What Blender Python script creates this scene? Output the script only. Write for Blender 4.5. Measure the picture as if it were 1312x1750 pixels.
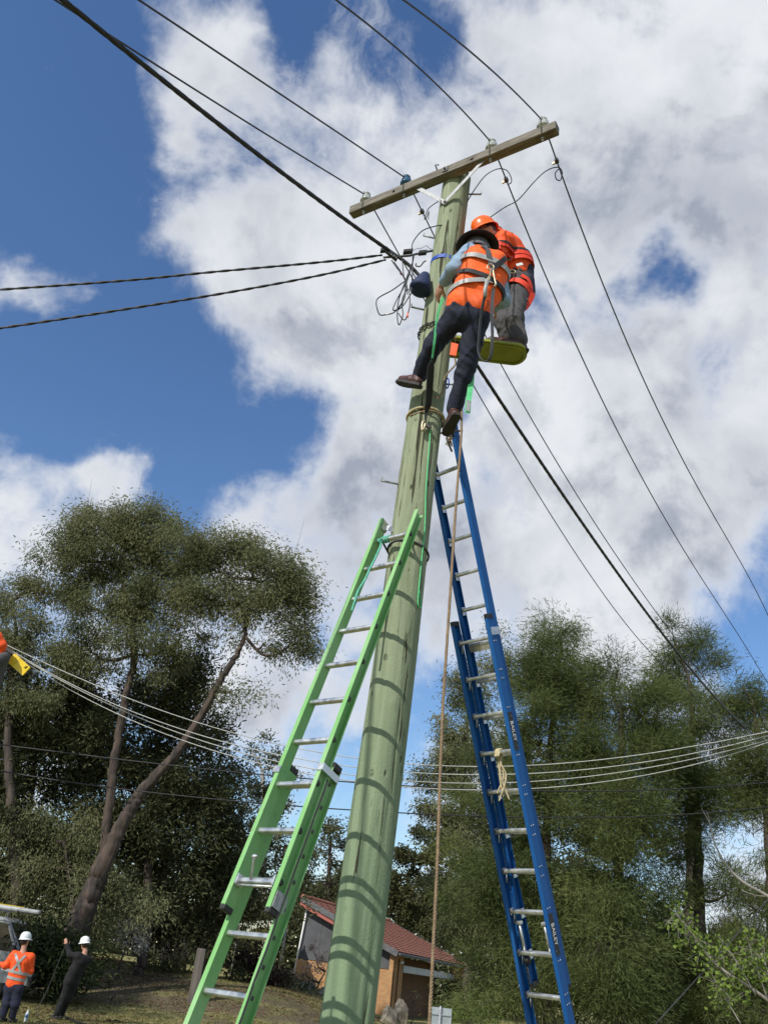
import bpy, bmesh, math, random
import numpy as np
from mathutils import Vector, Matrix

for o in list(bpy.data.objects): bpy.data.objects.remove(o, do_unlink=True)
scn = bpy.context.scene
col = scn.collection
PI = math.pi

# ------------------------------------------------------------------ camera
F_PX, PITCH, ROLL = 1450.0, math.radians(28.7), math.radians(7.0)   # photo 1312 x 1750
EYE = np.array([0, 0, 1.65])
_fw = np.array([0, math.cos(PITCH), math.sin(PITCH)]); _r = np.array([1., 0, 0]); _u = np.cross(_r, _fw)
CR = math.cos(ROLL)*_r + math.sin(ROLL)*_u
CU = -math.sin(ROLL)*_r + math.cos(ROLL)*_u
cam_d = bpy.data.cameras.new('camera'); cam = bpy.data.objects.new('camera', cam_d); col.objects.link(cam)
cam_d.sensor_fit = 'VERTICAL'; cam_d.sensor_height = 36.0; cam_d.lens = 36.0*F_PX/1750
cam_d.clip_start = 0.05; cam_d.clip_end = 2000
cam.matrix_world = Matrix(((CR[0], CU[0], -_fw[0], 0), (CR[1], CU[1], -_fw[1], 0), (CR[2], CU[2], -_fw[2], 1.65), (0, 0, 0, 1)))
scn.camera = cam

def ray(x, y):
    d = _fw + CR*(x-656)/F_PX - CU*(y-875)/F_PX
    return d/np.linalg.norm(d)
def at(x, y, Y):
    d = ray(x, y); return EYE + d*Y/d[1]
def atz(x, y, Z):
    d = ray(x, y); return EYE + d*(Z-1.65)/d[2]
def V(*a): return np.array(a, float)
def unit(v): v = np.asarray(v, float); return v/max(np.linalg.norm(v), 1e-9)

# ------------------------------------------------------------------ light
SUN_AZ, SUN_EL = math.radians(-38), math.radians(37)      # behind the camera, to its left
TO_SUN = V(math.sin(SUN_AZ)*math.cos(SUN_EL), -math.cos(SUN_AZ)*math.cos(SUN_EL), math.sin(SUN_EL))
sd = bpy.data.lights.new('sun', 'SUN'); sd.energy = 4.2; sd.angle = math.radians(0.53); sd.color = (1.0, 0.955, 0.88)
so = bpy.data.objects.new('sun', sd); col.objects.link(so)
so.rotation_euler = Vector(TO_SUN).to_track_quat('Z', 'Y').to_euler()
so.location = (0, 0, 30)

scn.view_settings.view_transform = 'Standard'; scn.view_settings.look = 'None'
scn.view_settings.exposure = 0.0; scn.view_settings.gamma = 1.0
scn.view_settings.use_curve_mapping = False

world = bpy.data.worlds.new('World'); world.cycles.sampling_method = 'MANUAL'; world.cycles.sample_map_resolution = 384; scn.world = world; world.use_nodes = True
nt = world.node_tree; nt.nodes.clear()
def N(tree, typ, **kw):
    n = tree.nodes.new(typ)
    for k, v in kw.items():
        if k in n.inputs.keys() if hasattr(n.inputs, 'keys') else False: n.inputs[k].default_value = v
        else: setattr(n, k, v)
    return n
def L(tree, a, b): tree.links.new(a, b)
def math_node(tree, op, a, b=None, c=None, clamp=False):
    n = tree.nodes.new('ShaderNodeMath'); n.operation = op; n.use_clamp = clamp
    for i, v in enumerate((a, b, c)):
        if v is None: continue
        if hasattr(v, 'is_output'): tree.links.new(v, n.inputs[i])
        else: n.inputs[i].default_value = v
    return n.outputs[0]
def maprange(tree, v, a, b, c=0., d=1., smooth=True):
    n = tree.nodes.new('ShaderNodeMapRange'); n.interpolation_type = 'SMOOTHSTEP' if smooth else 'LINEAR'
    tree.links.new(v, n.inputs[0])
    for i, q in enumerate((a, b, c, d)): n.inputs[i+1].default_value = q
    return n.outputs[0]
def noise(tree, vec, scale, detail=6, rough=.55, dist=0., lac=2.0):
    n = tree.nodes.new('ShaderNodeTexNoise')
    n.inputs['Scale'].default_value = scale; n.inputs['Detail'].default_value = detail
    n.inputs['Roughness'].default_value = rough; n.inputs['Distortion'].default_value = dist; n.inputs['Lacunarity'].default_value = lac
    if vec is not None: tree.links.new(vec, n.inputs['Vector'])
    return n.outputs['Fac'], n.outputs['Color']
def mixc(tree, fac, a, b, blend='MIX'):
    n = tree.nodes.new('ShaderNodeMix'); n.data_type = 'RGBA'; n.blend_type = blend
    if hasattr(fac, 'is_output'): tree.links.new(fac, n.inputs[0])
    else: n.inputs[0].default_value = fac
    for s, v in ((6, a), (7, b)):
        if hasattr(v, 'is_output'): tree.links.new(v, n.inputs[s])
        else: n.inputs[s].default_value = (*v, 1) if len(v) == 3 else v
    return n.outputs[2]

SKY_STRENGTH = 0.125
sky = nt.nodes.new('ShaderNodeTexSky'); sky.sky_type = 'NISHITA'; sky.sun_disc = False
sky.sun_elevation = SUN_EL
sky.sun_rotation = math.atan2(TO_SUN[0], TO_SUN[1])
sky.altitude = 300; sky.air_density = 1.25; sky.dust_density = 0.25; sky.ozone_density = 4.0
tc = nt.nodes.new('ShaderNodeTexCoord'); dirv = tc.outputs['Generated']
# broken cumulus: a field of cloud banks (each a direction in the sky and an angular size) roughened by fractal noise
def bank(px, py, rpx, w):
    return (ray(px, py), rpx/F_PX, w)
BANKS = [(1010, 110, 250, 1.0), (1220, 260, 260, 1.0), (700, 150, 170, .8), (520, 150, 110, .5), (960, 430, 200, 1.0), (1240, 620, 200, .9),
         (1010, 690, 210, 1.0), (620, 420, 170, 1.0), (470, 490, 150, .8), (320, 410, 110, .55), (620, 300, 130, .6), (560, 580, 80, .5),
         (1110, 900, 240, .9), (900, 960, 190, .75), (990, 760, 60, .5), (560, 880, 150, .95), (430, 880, 100, .8), (640, 1000, 140, .7), (590, 1210, 150, .8),
         (110, 880, 110, .95), (20, 870, 100, .9), (265, 60, 75, .7), (290, 140, 60, .6), (400, 90, 60, .5), (335, 265, 45, 1.0), (215, 820, 50, 1.0),
         (80, 460, 70, .9), (130, 520, 60, .7), (610, 675, 45, .9), (700, 770, 60, .6), (800, 760, 60, .7), (450, 1220, 110, .6), (790, 1310, 100, .6), (1050, 300, 150, .5),
         (60, 270, 170, -.9), (90, 30, 140, -.8), (190, 690, 190, -1.1), (420, 730, 130, -.9), (20, 650, 130, -.7), (560, 740, 70, -.6),
         (1135, 415, 55, -1.9), (1095, 495, 60, -1.7), (920, 540, 60, -1.4), (1015, 520, 50, -.9), (880, 165, 50, -.8), (1290, 120, 40, -.6), (1180, 480, 40, -.7), (760, 730, 45, -.7), (1305, 890, 60, -1.2), (1300, 1070, 100, -1.0), (690, 1110, 70, -.8), (735, 1210, 60, -.8),
         (770, 60, 70, -1.8), (480, 30, 60, -1.2), (640, 60, 40, -.6), (790, 820, 40, -.6), (285, 880, 35, -1.2), (560, 1110, 45, -.6), (400, 300, 70, -.3), (430, 160, 110, .25), (540, 240, 120, .45), (170, 120, 90, -.5), (170, 860, 60, .6)]
warp_f, warp_c = noise(nt, dirv, 7.0, 5, .55)
wv = nt.nodes.new('ShaderNodeVectorMath'); wv.operation = 'MULTIPLY_ADD'
L(nt, warp_c, wv.inputs[0]); wv.inputs[1].default_value = (.15, .15, .15); L(nt, dirv, wv.inputs[2])
wsub = nt.nodes.new('ShaderNodeVectorMath'); wsub.operation = 'SUBTRACT'
L(nt, wv.outputs[0], wsub.inputs[0]); wsub.inputs[1].default_value = (.075, .075, .075)
wdir = wsub.outputs[0]
def cloud_cover(sign):
    acc = None
    for px, py, r, w in BANKS:
        if w*sign < 0: continue
        c, rr, w = bank(px, py, r, max(w, -1.05))
        dn = nt.nodes.new('ShaderNodeVectorMath'); dn.operation = 'DISTANCE'
        L(nt, wdir, dn.inputs[0]); dn.inputs[1].default_value = tuple(c)
        m = maprange(nt, dn.outputs['Value'], rr*1.65, 0.0, 0.0, w)
        acc = m if acc is None else math_node(nt, 'ADD', acc, m)
    return acc
cover = math_node(nt, 'ADD', math_node(nt, 'MINIMUM', cloud_cover(1), .90), cloud_cover(-1))     # banks, then the clear gaps between them
cover = math_node(nt, 'MAXIMUM', cover, -.9)
n1, _ = noise(nt, dirv, 5.5, 9, .60, .15)
n2, _ = noise(nt, dirv, 2.2, 6, .5)
den = math_node(nt, 'MULTIPLY_ADD', n1, 3.9, -1.98)
den = math_node(nt, 'ADD', den, math_node(nt, 'MULTIPLY', cover, .72))
den = math_node(nt, 'ADD', den, math_node(nt, 'MULTIPLY_ADD', n2, .8, -.36))
nv, _ = noise(nt, wdir, 8.5, 7, .68, .6)
veil = math_node(nt, 'ADD', math_node(nt, 'MULTIPLY_ADD', nv, 2.4, -1.15), math_node(nt, 'MULTIPLY', cover, .55))
veil = math_node(nt, 'MULTIPLY', maprange(nt, veil, .05, .95), .62)
alpha = math_node(nt, 'MAXIMUM', maprange(nt, den, -.34, .66), veil)
# cloud body: crisp white rims, greyer where the bank is thick
n3, _ = noise(nt, dirv, 9.0, 6, .58, .3)
n4, _ = noise(nt, dirv, 3.6, 5, .5, .3)
thick = maprange(nt, math_node(nt, 'ADD', math_node(nt, 'MULTIPLY_ADD', n4, 1.5, -.75), math_node(nt, 'MULTIPLY_ADD', n3, .9, -.45)), -.25, .38)
offv = nt.nodes.new('ShaderNodeVectorMath'); offv.operation = 'ADD'; L(nt, dirv, offv.inputs[0]); offv.inputs[1].default_value = (-.012, -.01, .045)
n1b, _ = noise(nt, offv.outputs[0], 5.5, 6, .55, .15)
under = maprange(nt, math_node(nt, 'SUBTRACT', n1b, n1), -.03, .14)
thick = math_node(nt, 'ADD', math_node(nt, 'MULTIPLY', thick, .70), math_node(nt, 'MULTIPLY', under, .60), clamp=True)
thick = math_node(nt, 'MULTIPLY', thick, maprange(nt, den, .15, .75))
CLOUD_GAIN = 1.0
ccol = mixc(nt, thick, (.82*CLOUD_GAIN, .845*CLOUD_GAIN, .885*CLOUD_GAIN), (.36*CLOUD_GAIN, .40*CLOUD_GAIN, .485*CLOUD_GAIN))
hsv = nt.nodes.new('ShaderNodeHueSaturation'); hsv.inputs['Saturation'].default_value = 1.12; hsv.inputs['Value'].default_value = 1.12; hsv.inputs['Hue'].default_value = .506; L(nt, sky.outputs[0], hsv.inputs['Color'])
skys = nt.nodes.new('ShaderNodeVectorMath'); skys.operation = 'SCALE'; skys.inputs['Scale'].default_value = SKY_STRENGTH
L(nt, hsv.outputs[0], skys.inputs[0])
mixed = mixc(nt, alpha, skys.outputs[0], ccol)
bg = nt.nodes.new('ShaderNodeBackground'); bg.inputs['Strength'].default_value = 1.0
L(nt, mixed, bg.inputs['Color'])
wo = nt.nodes.new('ShaderNodeOutputWorld'); L(nt, bg.outputs[0], wo.inputs[0])

# ------------------------------------------------------------------ materials
MATS = {}
def mat(name, color, rough=.6, metal=0., var=.25, vscale=8., bump=0., bscale=40., spec=.5, color2=None, stretch=None, coat=0., transl=0.):
    if name in MATS: return MATS[name]
    m = bpy.data.materials.new(name); m.use_nodes = True; t = m.node_tree
    b = t.nodes['Principled BSDF']
    co = t.nodes.new('ShaderNodeTexCoord').outputs['Object']
    if stretch:
        mp = t.nodes.new('ShaderNodeMapping'); mp.inputs['Scale'].default_value = stretch
        L(t, co, mp.inputs[0]); co = mp.outputs[0]
    f, c = noise(t, co, vscale, 6, .6)
    c2 = color2 if color2 else tuple(x*(1-var) for x in color)
    c1 = color if color2 else tuple(min(1, x*(1+var*.6)) for x in color)
    fac = maprange(t, f, .33, .67)
    L(t, mixc(t, fac, c2, c1), b.inputs['Base Color'])
    rr = maprange(t, f, .3, .7, max(rough-.08, .02), min(rough+.08, 1)); L(t, rr, b.inputs['Roughness'])
    b.inputs['Metallic'].default_value = metal
    b.inputs['Specular IOR Level'].default_value = spec
    if coat: b.inputs['Coat Weight'].default_value = coat
    if bump:
        bf, _ = noise(t, co, bscale, 6, .6)
        bn = t.nodes.new('ShaderNodeBump'); bn.inputs['Strength'].default_value = bump; bn.inputs['Distance'].default_value = .01
        L(t, bf, bn.inputs['Height']); L(t, bn.outputs[0], b.inputs['Normal'])
    MATS[name] = m; return m
def leafmat(name, ca, cb, cc, rough=.5, transl=.25):
    m = bpy.data.materials.new(name); m.use_nodes = True; t = m.node_tree; b = t.nodes['Principled BSDF']
    at_ = t.nodes.new('ShaderNodeAttribute'); at_.attribute_name = 'tint'
    r = t.nodes.new('ShaderNodeValToRGB'); e = r.color_ramp.elements
    e[0].color = (*ca, 1); e[1].color = (*cc, 1); e[0].position = .05; e[1].position = .95
    q = e.new(.5); q.color = (*cb, 1)
    L(t, at_.outputs['Fac'], r.inputs[0]); L(t, r.outputs[0], b.inputs['Base Color'])
    b.inputs['Roughness'].default_value = rough; b.inputs['Specular IOR Level'].default_value = .15
    tr = t.nodes.new('ShaderNodeBsdfTranslucent'); L(t, r.outputs[0], tr.inputs['Color'])
    mx = t.nodes.new('ShaderNodeMixShader'); mx.inputs[0].default_value = transl
    L(t, b.outputs[0], mx.inputs[1]); L(t, tr.outputs[0], mx.inputs[2])
    L(t, mx.outputs[0], t.nodes['Material Output'].inputs['Surface'])
    MATS[name] = m; return m

M_alu = mat('aluminium', (.62, .63, .62), .38, .85, .22, 14, .15, 60)
M_galv = mat('galvanised_steel', (.36, .37, .375), .6, .45, .3, 20, .2, 60)
M_steel = mat('dark_steel', (.10, .095, .09), .55, .5, .4, 20, .3, 60)
M_wire = mat('weathered_wire', (.055, .055, .058), .55, .3, .25, 10)
M_cable = mat('black_cable', (.018, .018, .019), .5, 0, .3, 10)
M_white_wire = mat('pale_wire', (.50, .50, .47), .5, .1, .15, 4)
def fibreglass(name, c, fade, dirt):
    m = bpy.data.materials.new(name); m.use_nodes = True; t = m.node_tree; b = t.nodes['Principled BSDF']; co = t.nodes.new('ShaderNodeTexCoord').outputs['Object']
    mp = t.nodes.new('ShaderNodeMapping'); mp.inputs['Scale'].default_value = (1, 1, .15); L(t, co, mp.inputs[0])
    a, _ = noise(t, co, 1.6, 6, .6); g, _ = noise(t, mp.outputs[0], 45, 6, .65); k, _ = noise(t, co, 16, 8, .7, .5)
    q = mixc(t, maprange(t, a, .38, .66, 0, .7), c, fade); q = mixc(t, maprange(t, g, .5, .72, 0, .35), q, fade)
    q = mixc(t, maprange(t, k, .60, .72, 0, .65), q, dirt)
    L(t, q, b.inputs['Base Color']); L(t, maprange(t, a, .3, .7, .45, .7), b.inputs['Roughness']); b.inputs['Specular IOR Level'].default_value = .3
    bn = t.nodes.new('ShaderNodeBump'); bn.inputs['Strength'].default_value = .25; bn.inputs['Distance'].default_value = .004; L(t, g, bn.inputs['Height']); L(t, bn.outputs[0], b.inputs['Normal'])
    return m
M_green = fibreglass('green_fibreglass', (.19, .43, .14), (.33, .53, .27), (.12, .17, .08))
M_blue = fibreglass('blue_fibreglass', (.007, .085, .30), (.018, .125, .36), (.008, .03, .09))
M_black = mat('black_rubber', (.022, .022, .022), .6, 0, .3, 12)
M_white = mat('white_plastic', (.78, .78, .76), .4, 0, .08, 8)
M_orange = mat('hivis_orange', (.95, .125, .010), .68, 0, .12, 9, .35, 30)
M_orange2 = mat('orange_shirt', (.97, .10, .012), .72, 0, .12, 9, .4, 26)
M_navy = mat('navy_drill', (.012, .015, .036), .85, 0, .35, 10, .5, 35)
M_grey_pants = mat('grey_drill', (.075, .072, .075), .82, 0, .3, 10, .5, 35)
M_chambray = mat('chambray', (.26, .37, .50), .8, 0, .18, 14, .5, 40)
M_black_cloth = mat('black_cloth', (.009, .009, .010), .9, 0, .3, 10, .5, 40)
M_hat = mat('dark_hat', (.022, .016, .020), .7, 0, .3, 10, .2, 40)
M_flap = mat('grey_flap', (.13, .13, .15), .6, 0, .2, 10, .3, 30)
M_skin = mat('skin', (.48, .25, .165), .55, 0, .14, 22, .1, 80)
M_hair = mat('hair', (.03, .02, .014), .6, 0, .3, 60, .5, 200, stretch=(1, 1, .3))
M_boot = mat('brown_leather', (.075, .028, .018), .45, 0, .3, 14, .3, 50)
M_sole = mat('boot_sole', (.03, .026, .024), .7, 0, .3, 20)
M_tape = mat('reflective_tape', (.34, .345, .335), .5, .1, .14, 30)
M_helmet_o = mat('orange_helmet', (.92, .15, .02), .3, 0, .08, 6)
M_helmet_w = mat('white_helmet', (.80, .80, .79), .3, 0, .05, 6)
M_webblack = mat('black_webbing', (.020, .020, .023), .7, 0, .3, 40, .3, 200)
M_webgrey = mat('grey_webbing', (.075, .075, .08), .7, 0, .25, 40, .3, 200)
M_webgreen = mat('green_webbing', (.12, .60, .24), .6, 0, .15, 40, .3, 200)
M_webblue = mat('blue_webbing', (.012, .07, .42), .5, 0, .2, 40, .3, 200)
M_webred = mat('red_webbing', (.80, .055, .018), .6, 0, .15, 40, .3, 200)
M_bluebag = mat('blue_canvas', (.012, .026, .085), .7, 0, .3, 12, .5, 60)
M_rope = mat('tan_rope', (.30, .21, .125), .8, 0, .25, 30, .8, 160)
M_sisal = mat('pale_rope', (.58, .49, .30), .85, 0, .25, 40, .8, 160)
M_teal = mat('teal_cord', (.13, .50, .36), .7, 0, .2, 40, .5, 160)
M_lime = mat('lime_fibreglass', (.25, .28, .028), .5, 0, .18, 8, .1, 60)
M_porc = mat('green_grey_porcelain', (.42, .44, .41), .22, 0, .2, 20)
M_blueglaze = mat('blue_glaze', (.03, .10, .18), .2, 0, .2, 20)
M_brass = mat('brass', (.46, .40, .27), .42, .7, .3, 20)
M_otag = mat('orange_tag', (.95, .16, .06), .5, 0, .1, 10)
M_ytag = mat('yellow_cover', (.85, .60, .03), .4, 0, .1, 8)
M_bark = mat('gum_bark', (.095, .068, .052), .92, 0, .5, 7, 1.0, 18, color2=(.022, .018, .015), stretch=(1, 1, .16))
M_bark_d = mat('dark_bark', (.075, .058, .047), .9, 0, .5, 5, .8, 14, stretch=(1, 1, .2))
M_bark_p = mat('pale_bark', (.34, .31, .27), .85, 0, .3, 6, .5, 20, stretch=(1, 1, .3))
M_twig = mat('twig', (.10, .075, .06), .85, 0, .4, 6)
M_rock = mat('sandstone', (.30, .26, .20), .9, 0, .45, 3, .9, 9)
M_oldwood = mat('old_timber', (.15, .13, .11), .9, 0, .4, 6, .7, 20, stretch=(1, 1, .12))
M_van = mat('shaded_van_paint', (.27, .28, .28), .3, 0, .08, 3)  # white van: the shade it stands in is put into this grey
M_glass = mat('dark_glass', (.012, .014, .016), .08, 0, .1, 3)
M_sail = mat('cream_sailcloth', (.46, .46, .33), .8, 0, .1, 3, .1, 30)
M_bamboo = mat('dry_cane', (.33, .26, .16), .85, 0, .3, 5, .3, 20)
M_cladding = mat('grey_cladding', (.075, .078, .085), .7, 0, .25, 2, .15, 30)
M_barge = mat('red_barge', (.36, .10, .075), .6, 0, .2, 5)
M_fascia = mat('grey_fascia', (.10, .10, .105), .5, 0, .2, 5)
M_tile = mat('terracotta_tile', (.30, .115, .072), .85, 0, .3, 5.5, .4, 20, color2=(.165, .068, .046))
M_doorbrown = mat('brown_door', (.16, .085, .045), .7, 0, .2, 3)
M_beam = mat('pale_beam', (.52, .55, .58), .6, 0, .12, 3)
M_signgrey = mat('sign_back', (.40, .44, .45), .45, .3, .12, 6)

def brickmat():
    m = bpy.data.materials.new('orange_brick'); m.use_nodes = True; t = m.node_tree; b = t.nodes['Principled BSDF']
    co = t.nodes.new('ShaderNodeTexCoord').outputs['UV']
    br = t.nodes.new('ShaderNodeTexBrick'); L(t, co, br.inputs['Vector'])
    br.inputs['Color1'].default_value = (.50, .26, .095, 1); br.inputs['Color2'].default_value = (.40, .19, .07, 1); br.inputs['Mortar'].default_value = (.36, .29, .20, 1)
    br.inputs['Scale'].default_value = 1.0; br.inputs['Brick Width'].default_value = .24; br.inputs['Row Height'].default_value = .086; br.inputs['Mortar Size'].default_value = .010
    f, _ = noise(t, co, 1.3, 5); L(t, mixc(t, maprange(t, f, .3, .75, 0, .45), br.outputs['Color'], (.30, .15, .06)), b.inputs['Base Color'])
    b.inputs['Roughness'].default_value = .9
    bn = t.nodes.new('ShaderNodeBump'); bn.inputs['Strength'].default_value = .5; bn.inputs['Distance'].default_value = .01; bn.invert = True
    L(t, br.outputs['Fac'], bn.inputs['Height']); L(t, bn.outputs[0], b.inputs['Normal'])
    return m
M_brick = brickmat()

def polemat():
    m = bpy.data.materials.new('treated_pole'); m.use_nodes = True; t = m.node_tree; b = t.nodes['Principled BSDF']
    co = t.nodes.new('ShaderNodeTexCoord').outputs['Object']
    mp = t.nodes.new('ShaderNodeMapping'); mp.inputs['Scale'].default_value = (1, 1, .07); L(t, co, mp.inputs[0])
    g, _ = noise(t, mp.outputs[0], 22, 8, .62)
    blot, _ = noise(t, co, 1.7, 6, .6, .4)
    mp2 = t.nodes.new('ShaderNodeMapping'); mp2.inputs['Scale'].default_value = (1, 1, .035); L(t, co, mp2.inputs[0])
    k, _ = noise(t, mp2.outputs[0], 30, 3, .5, .6)
    crack = maprange(t, k, .625, .67)
    mp3 = t.nodes.new('ShaderNodeMapping'); mp3.inputs['Scale'].default_value = (1, 1, .5); L(t, co, mp3.inputs[0])
    vo = t.nodes.new('ShaderNodeTexVoronoi'); vo.inputs['Scale'].default_value = 9; L(t, mp3.outputs[0], vo.inputs['Vector'])
    fleck = math_node(t, 'MULTIPLY', maprange(t, vo.outputs['Distance'], .17, .06), maprange(t, blot, .46, .62))
    c = mixc(t, maprange(t, g, .3, .7), (.205, .235, .15), (.318, .352, .24))
    c = mixc(t, maprange(t, blot, .42, .70, 0, .55), c, (.25, .268, .17))
    # ageing: greener lower down, greyer towards the weathered top
    sp = t.nodes.new('ShaderNodeSeparateXYZ'); L(t, co, sp.inputs[0])
    c = mixc(t, maprange(t, sp.outputs[2], 5.5, 1.2, 0, .72), c, (.172, .258, .15))
    dirt, _ = noise(t, mp.outputs[0], 6, 6, .7, .5)
    c = mixc(t, maprange(t, dirt, .58, .75, 0, .5), c, (.12, .115, .065))
    c = mixc(t, math_node(t, 'MAXIMUM', crack, math_node(t, 'MULTIPLY', fleck, .8)), c, (.065, .062, .042))
    L(t, c, b.inputs['Base Color']); b.inputs['Roughness'].default_value = .95; b.inputs['Specular IOR Level'].default_value = .08
    h = math_node(t, 'SUBTRACT', math_node(t, 'MULTIPLY', g, .5), math_node(t, 'ADD', math_node(t, 'MULTIPLY', crack, 1.2), fleck))
    fine, _ = noise(t, co, 60, 4); h = math_node(t, 'ADD', h, math_node(t, 'MULTIPLY', fine, .25))
    bn = t.nodes.new('ShaderNodeBump'); bn.inputs['Strength'].default_value = 1.0; bn.inputs['Distance'].default_value = .014
    L(t, h, bn.inputs['Height']); L(t, bn.outputs[0], b.inputs['Normal'])
    return m
M_pole = polemat()

def armmat():
    m = bpy.data.materials.new('weathered_hardwood'); m.use_nodes = True; t = m.node_tree; b = t.nodes['Principled BSDF']
    co = t.nodes.new('ShaderNodeTexCoord').outputs['Object']
    mp = t.nodes.new('ShaderNodeMapping'); mp.inputs['Scale'].default_value = (.08, 1, 1); L(t, co, mp.inputs[0])
    g, _ = noise(t, mp.outputs[0], 40, 8, .65)
    bl, _ = noise(t, co, 5, 5)
    c = mixc(t, maprange(t, g, .3, .7), (.10, .088, .068), (.25, .225, .18))
    c = mixc(t, maprange(t, bl, .5, .72, 0, .6), c, (.09, .075, .055))
    L(t, c, b.inputs['Base Color']); b.inputs['Roughness'].default_value = .85
    bn = t.nodes.new('ShaderNodeBump'); bn.inputs['Strength'].default_value = .7; bn.inputs['Distance'].default_value = .008
    L(t, g, bn.inputs['Height']); L(t, bn.outputs[0], b.inputs['Normal'])
    return m
M_arm = armmat()

# ------------------------------------------------------------------ object helpers
def tag(o, label=None, cat=None, group=None, kind=None):
    if label: o['label'] = label
    if cat: o['category'] = cat
    if group: o['group'] = group
    if kind: o['kind'] = kind
    return o
def empty(name, loc, label=None, cat=None, group=None):
    o = bpy.data.objects.new(name, None); col.objects.link(o); o.location = tuple(loc); o.empty_display_size = .1
    return tag(o, label, cat, group)
def link_mesh(name, me, m, parent=None):
    if m is not None: me.materials.append(m)
    o = bpy.data.objects.new(name, me); col.objects.link(o)
    if parent is not None:
        o.parent = parent
        # geometry is authored in world space: undo the chain of parents' locations
        off = Vector((0, 0, 0)); p = parent
        while p is not None: off += p.location; p = p.parent
        o.location = -off
    return o
class MB:
    """collects shapes; build() links them as one mesh object (world coordinates in)"""
    def __init__(s): s.v = []; s.f = []; s.sm = []
    def add(s, vs, fs, smooth=False):
        n = len(s.v); s.v += [tuple(map(float, p)) for p in vs]; s.f += [tuple(i+n for i in f) for f in fs]; s.sm += [smooth]*len(fs); return s
    def box(s, c, ax, ay, az, hx, hy, hz, bev=0.):
        c = np.asarray(c, float); ax, ay, az = unit(ax), unit(ay), unit(az)
        if bev <= 0:
            vs = [c+ax*i*hx+ay*j*hy+az*k*hz for k in (-1, 1) for j in (-1, 1) for i in (-1, 1)]
            return s.add(vs, [(0, 2, 3, 1), (4, 5, 7, 6), (0, 1, 5, 4), (1, 3, 7, 5), (3, 2, 6, 7), (2, 0, 4, 6)])
        b = bev; ring = [(-hx+b, -hy), (hx-b, -hy), (hx, -hy+b), (hx, hy-b), (hx-b, hy), (-hx+b, hy), (-hx, hy-b), (-hx, -hy+b)]
        q = [(-hz, .0), (-hz+b, 1.), (hz-b, 1.), (hz, 0.)]; vs = []
        for z, e in q:
            for x, y in ring:
                sx = (hx-b*(1-e))/hx; sy = (hy-b*(1-e))/hy
                vs.append(c+ax*x*sx+ay*y*sy+az*z)
        fs = [tuple(reversed(range(8))), tuple(range(24, 32))]
        for k in range(3):
            for i in range(8): fs.append((k*8+i, k*8+(i+1) % 8, k*8+8+(i+1) % 8, k*8+8+i))
        return s.add(vs, fs)
    def tube(s, pts, r, n=8, closed=False, caps=True, smooth=True):
        pts = [np.asarray(p, float) for p in pts]; m = len(pts)
        rr = [r]*m if np.isscalar(r) else list(r)
        tg = []
        for i in range(m):
            a = pts[(i-1) % m] if (i or closed) else pts[0]; b = pts[(i+1) % m] if (i < m-1 or closed) else pts[-1]
            tg.append(unit(b-a))
        nrm = np.cross(tg[0], V(0, 0, 1))
        if np.linalg.norm(nrm) < .05: nrm = np.cross(tg[0], V(1, 0, 0))
        nrm = unit(nrm); vs = []
        for i in range(m):
            nrm = unit(nrm - tg[i]*np.dot(nrm, tg[i])); bn = np.cross(tg[i], nrm)
            for k in range(n):
                a = 2*PI*k/n; vs.append(pts[i]+(nrm*math.cos(a)+bn*math.sin(a))*rr[i])
        fs = []
        for i in range(m if closed else m-1):
            j = (i+1) % m
            for k in range(n): fs.append((i*n+k, i*n+(k+1) % n, j*n+(k+1) % n, j*n+k))
        if caps and not closed: fs += [tuple(reversed(range(n))), tuple(range((m-1)*n, m*n))]
        return s.add(vs, fs, smooth)
    def prism(s, poly, ext):
        """planar polygon (3-D points) pushed along ext"""
        n = len(poly); p = [np.asarray(q, float) for q in poly]; e = np.asarray(ext, float)
        vs = p+[q+e for q in p]
        fs = [tuple(reversed(range(n))), tuple(range(n, 2*n))]+[(i, (i+1) % n, n+(i+1) % n, n+i) for i in range(n)]
        return s.add(vs, fs)
    def lathe(s, c, axis, prof, n=20, sx=None, smooth=True):
        """prof: list of (r, h) along axis"""
        c = np.asarray(c, float); axis = unit(axis); a = np.cross(axis, V(0, 0, 1))
        if np.linalg.norm(a) < .05: a = np.cross(axis, V(1, 0, 0))
        a = unit(a) if sx is None else unit(sx); b = np.cross(axis, a); vs = []
        for r, h in prof:
            for k in range(n): vs.append(c+axis*h+(a*math.cos(2*PI*k/n)+b*math.sin(2*PI*k/n))*r)
        fs = []
        for i in range(len(prof)-1):
            for k in range(n): fs.append((i*n+k, i*n+(k+1) % n, (i+1)*n+(k+1) % n, (i+1)*n+k))
        fs += [tuple(reversed(range(n))), tuple(range((len(prof)-1)*n, len(prof)*n))]
        return s.add(vs, fs, smooth)
    def ribbon(s, pts, nrms, width, thick, closed=False, smooth=True):
        pts = [np.asarray(p, float) for p in pts]; m = len(pts); vs = []
        ww = [width]*m if np.isscalar(width) else width
        for i in range(m):
            a = pts[(i-1) % m] if (i or closed) else pts[0]; b = pts[(i+1) % m] if (i < m-1 or closed) else pts[-1]
            t = unit(b-a); nn = np.asarray(nrms[i] if len(nrms) > 1 else nrms[0], float); nn = unit(nn-t*np.dot(nn, t)); w = np.cross(t, nn)
            for du, dn in ((-1, -1), (1, -1), (1, 1), (-1, 1)): vs.append(pts[i]+w*du*ww[i]/2+nn*dn*thick/2)
        fs = []
        for i in range(m if closed else m-1):
            j = (i+1) % m
            for k in range(4): fs.append((i*4+k, i*4+(k+1) % 4, j*4+(k+1) % 4, j*4+k))
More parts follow.
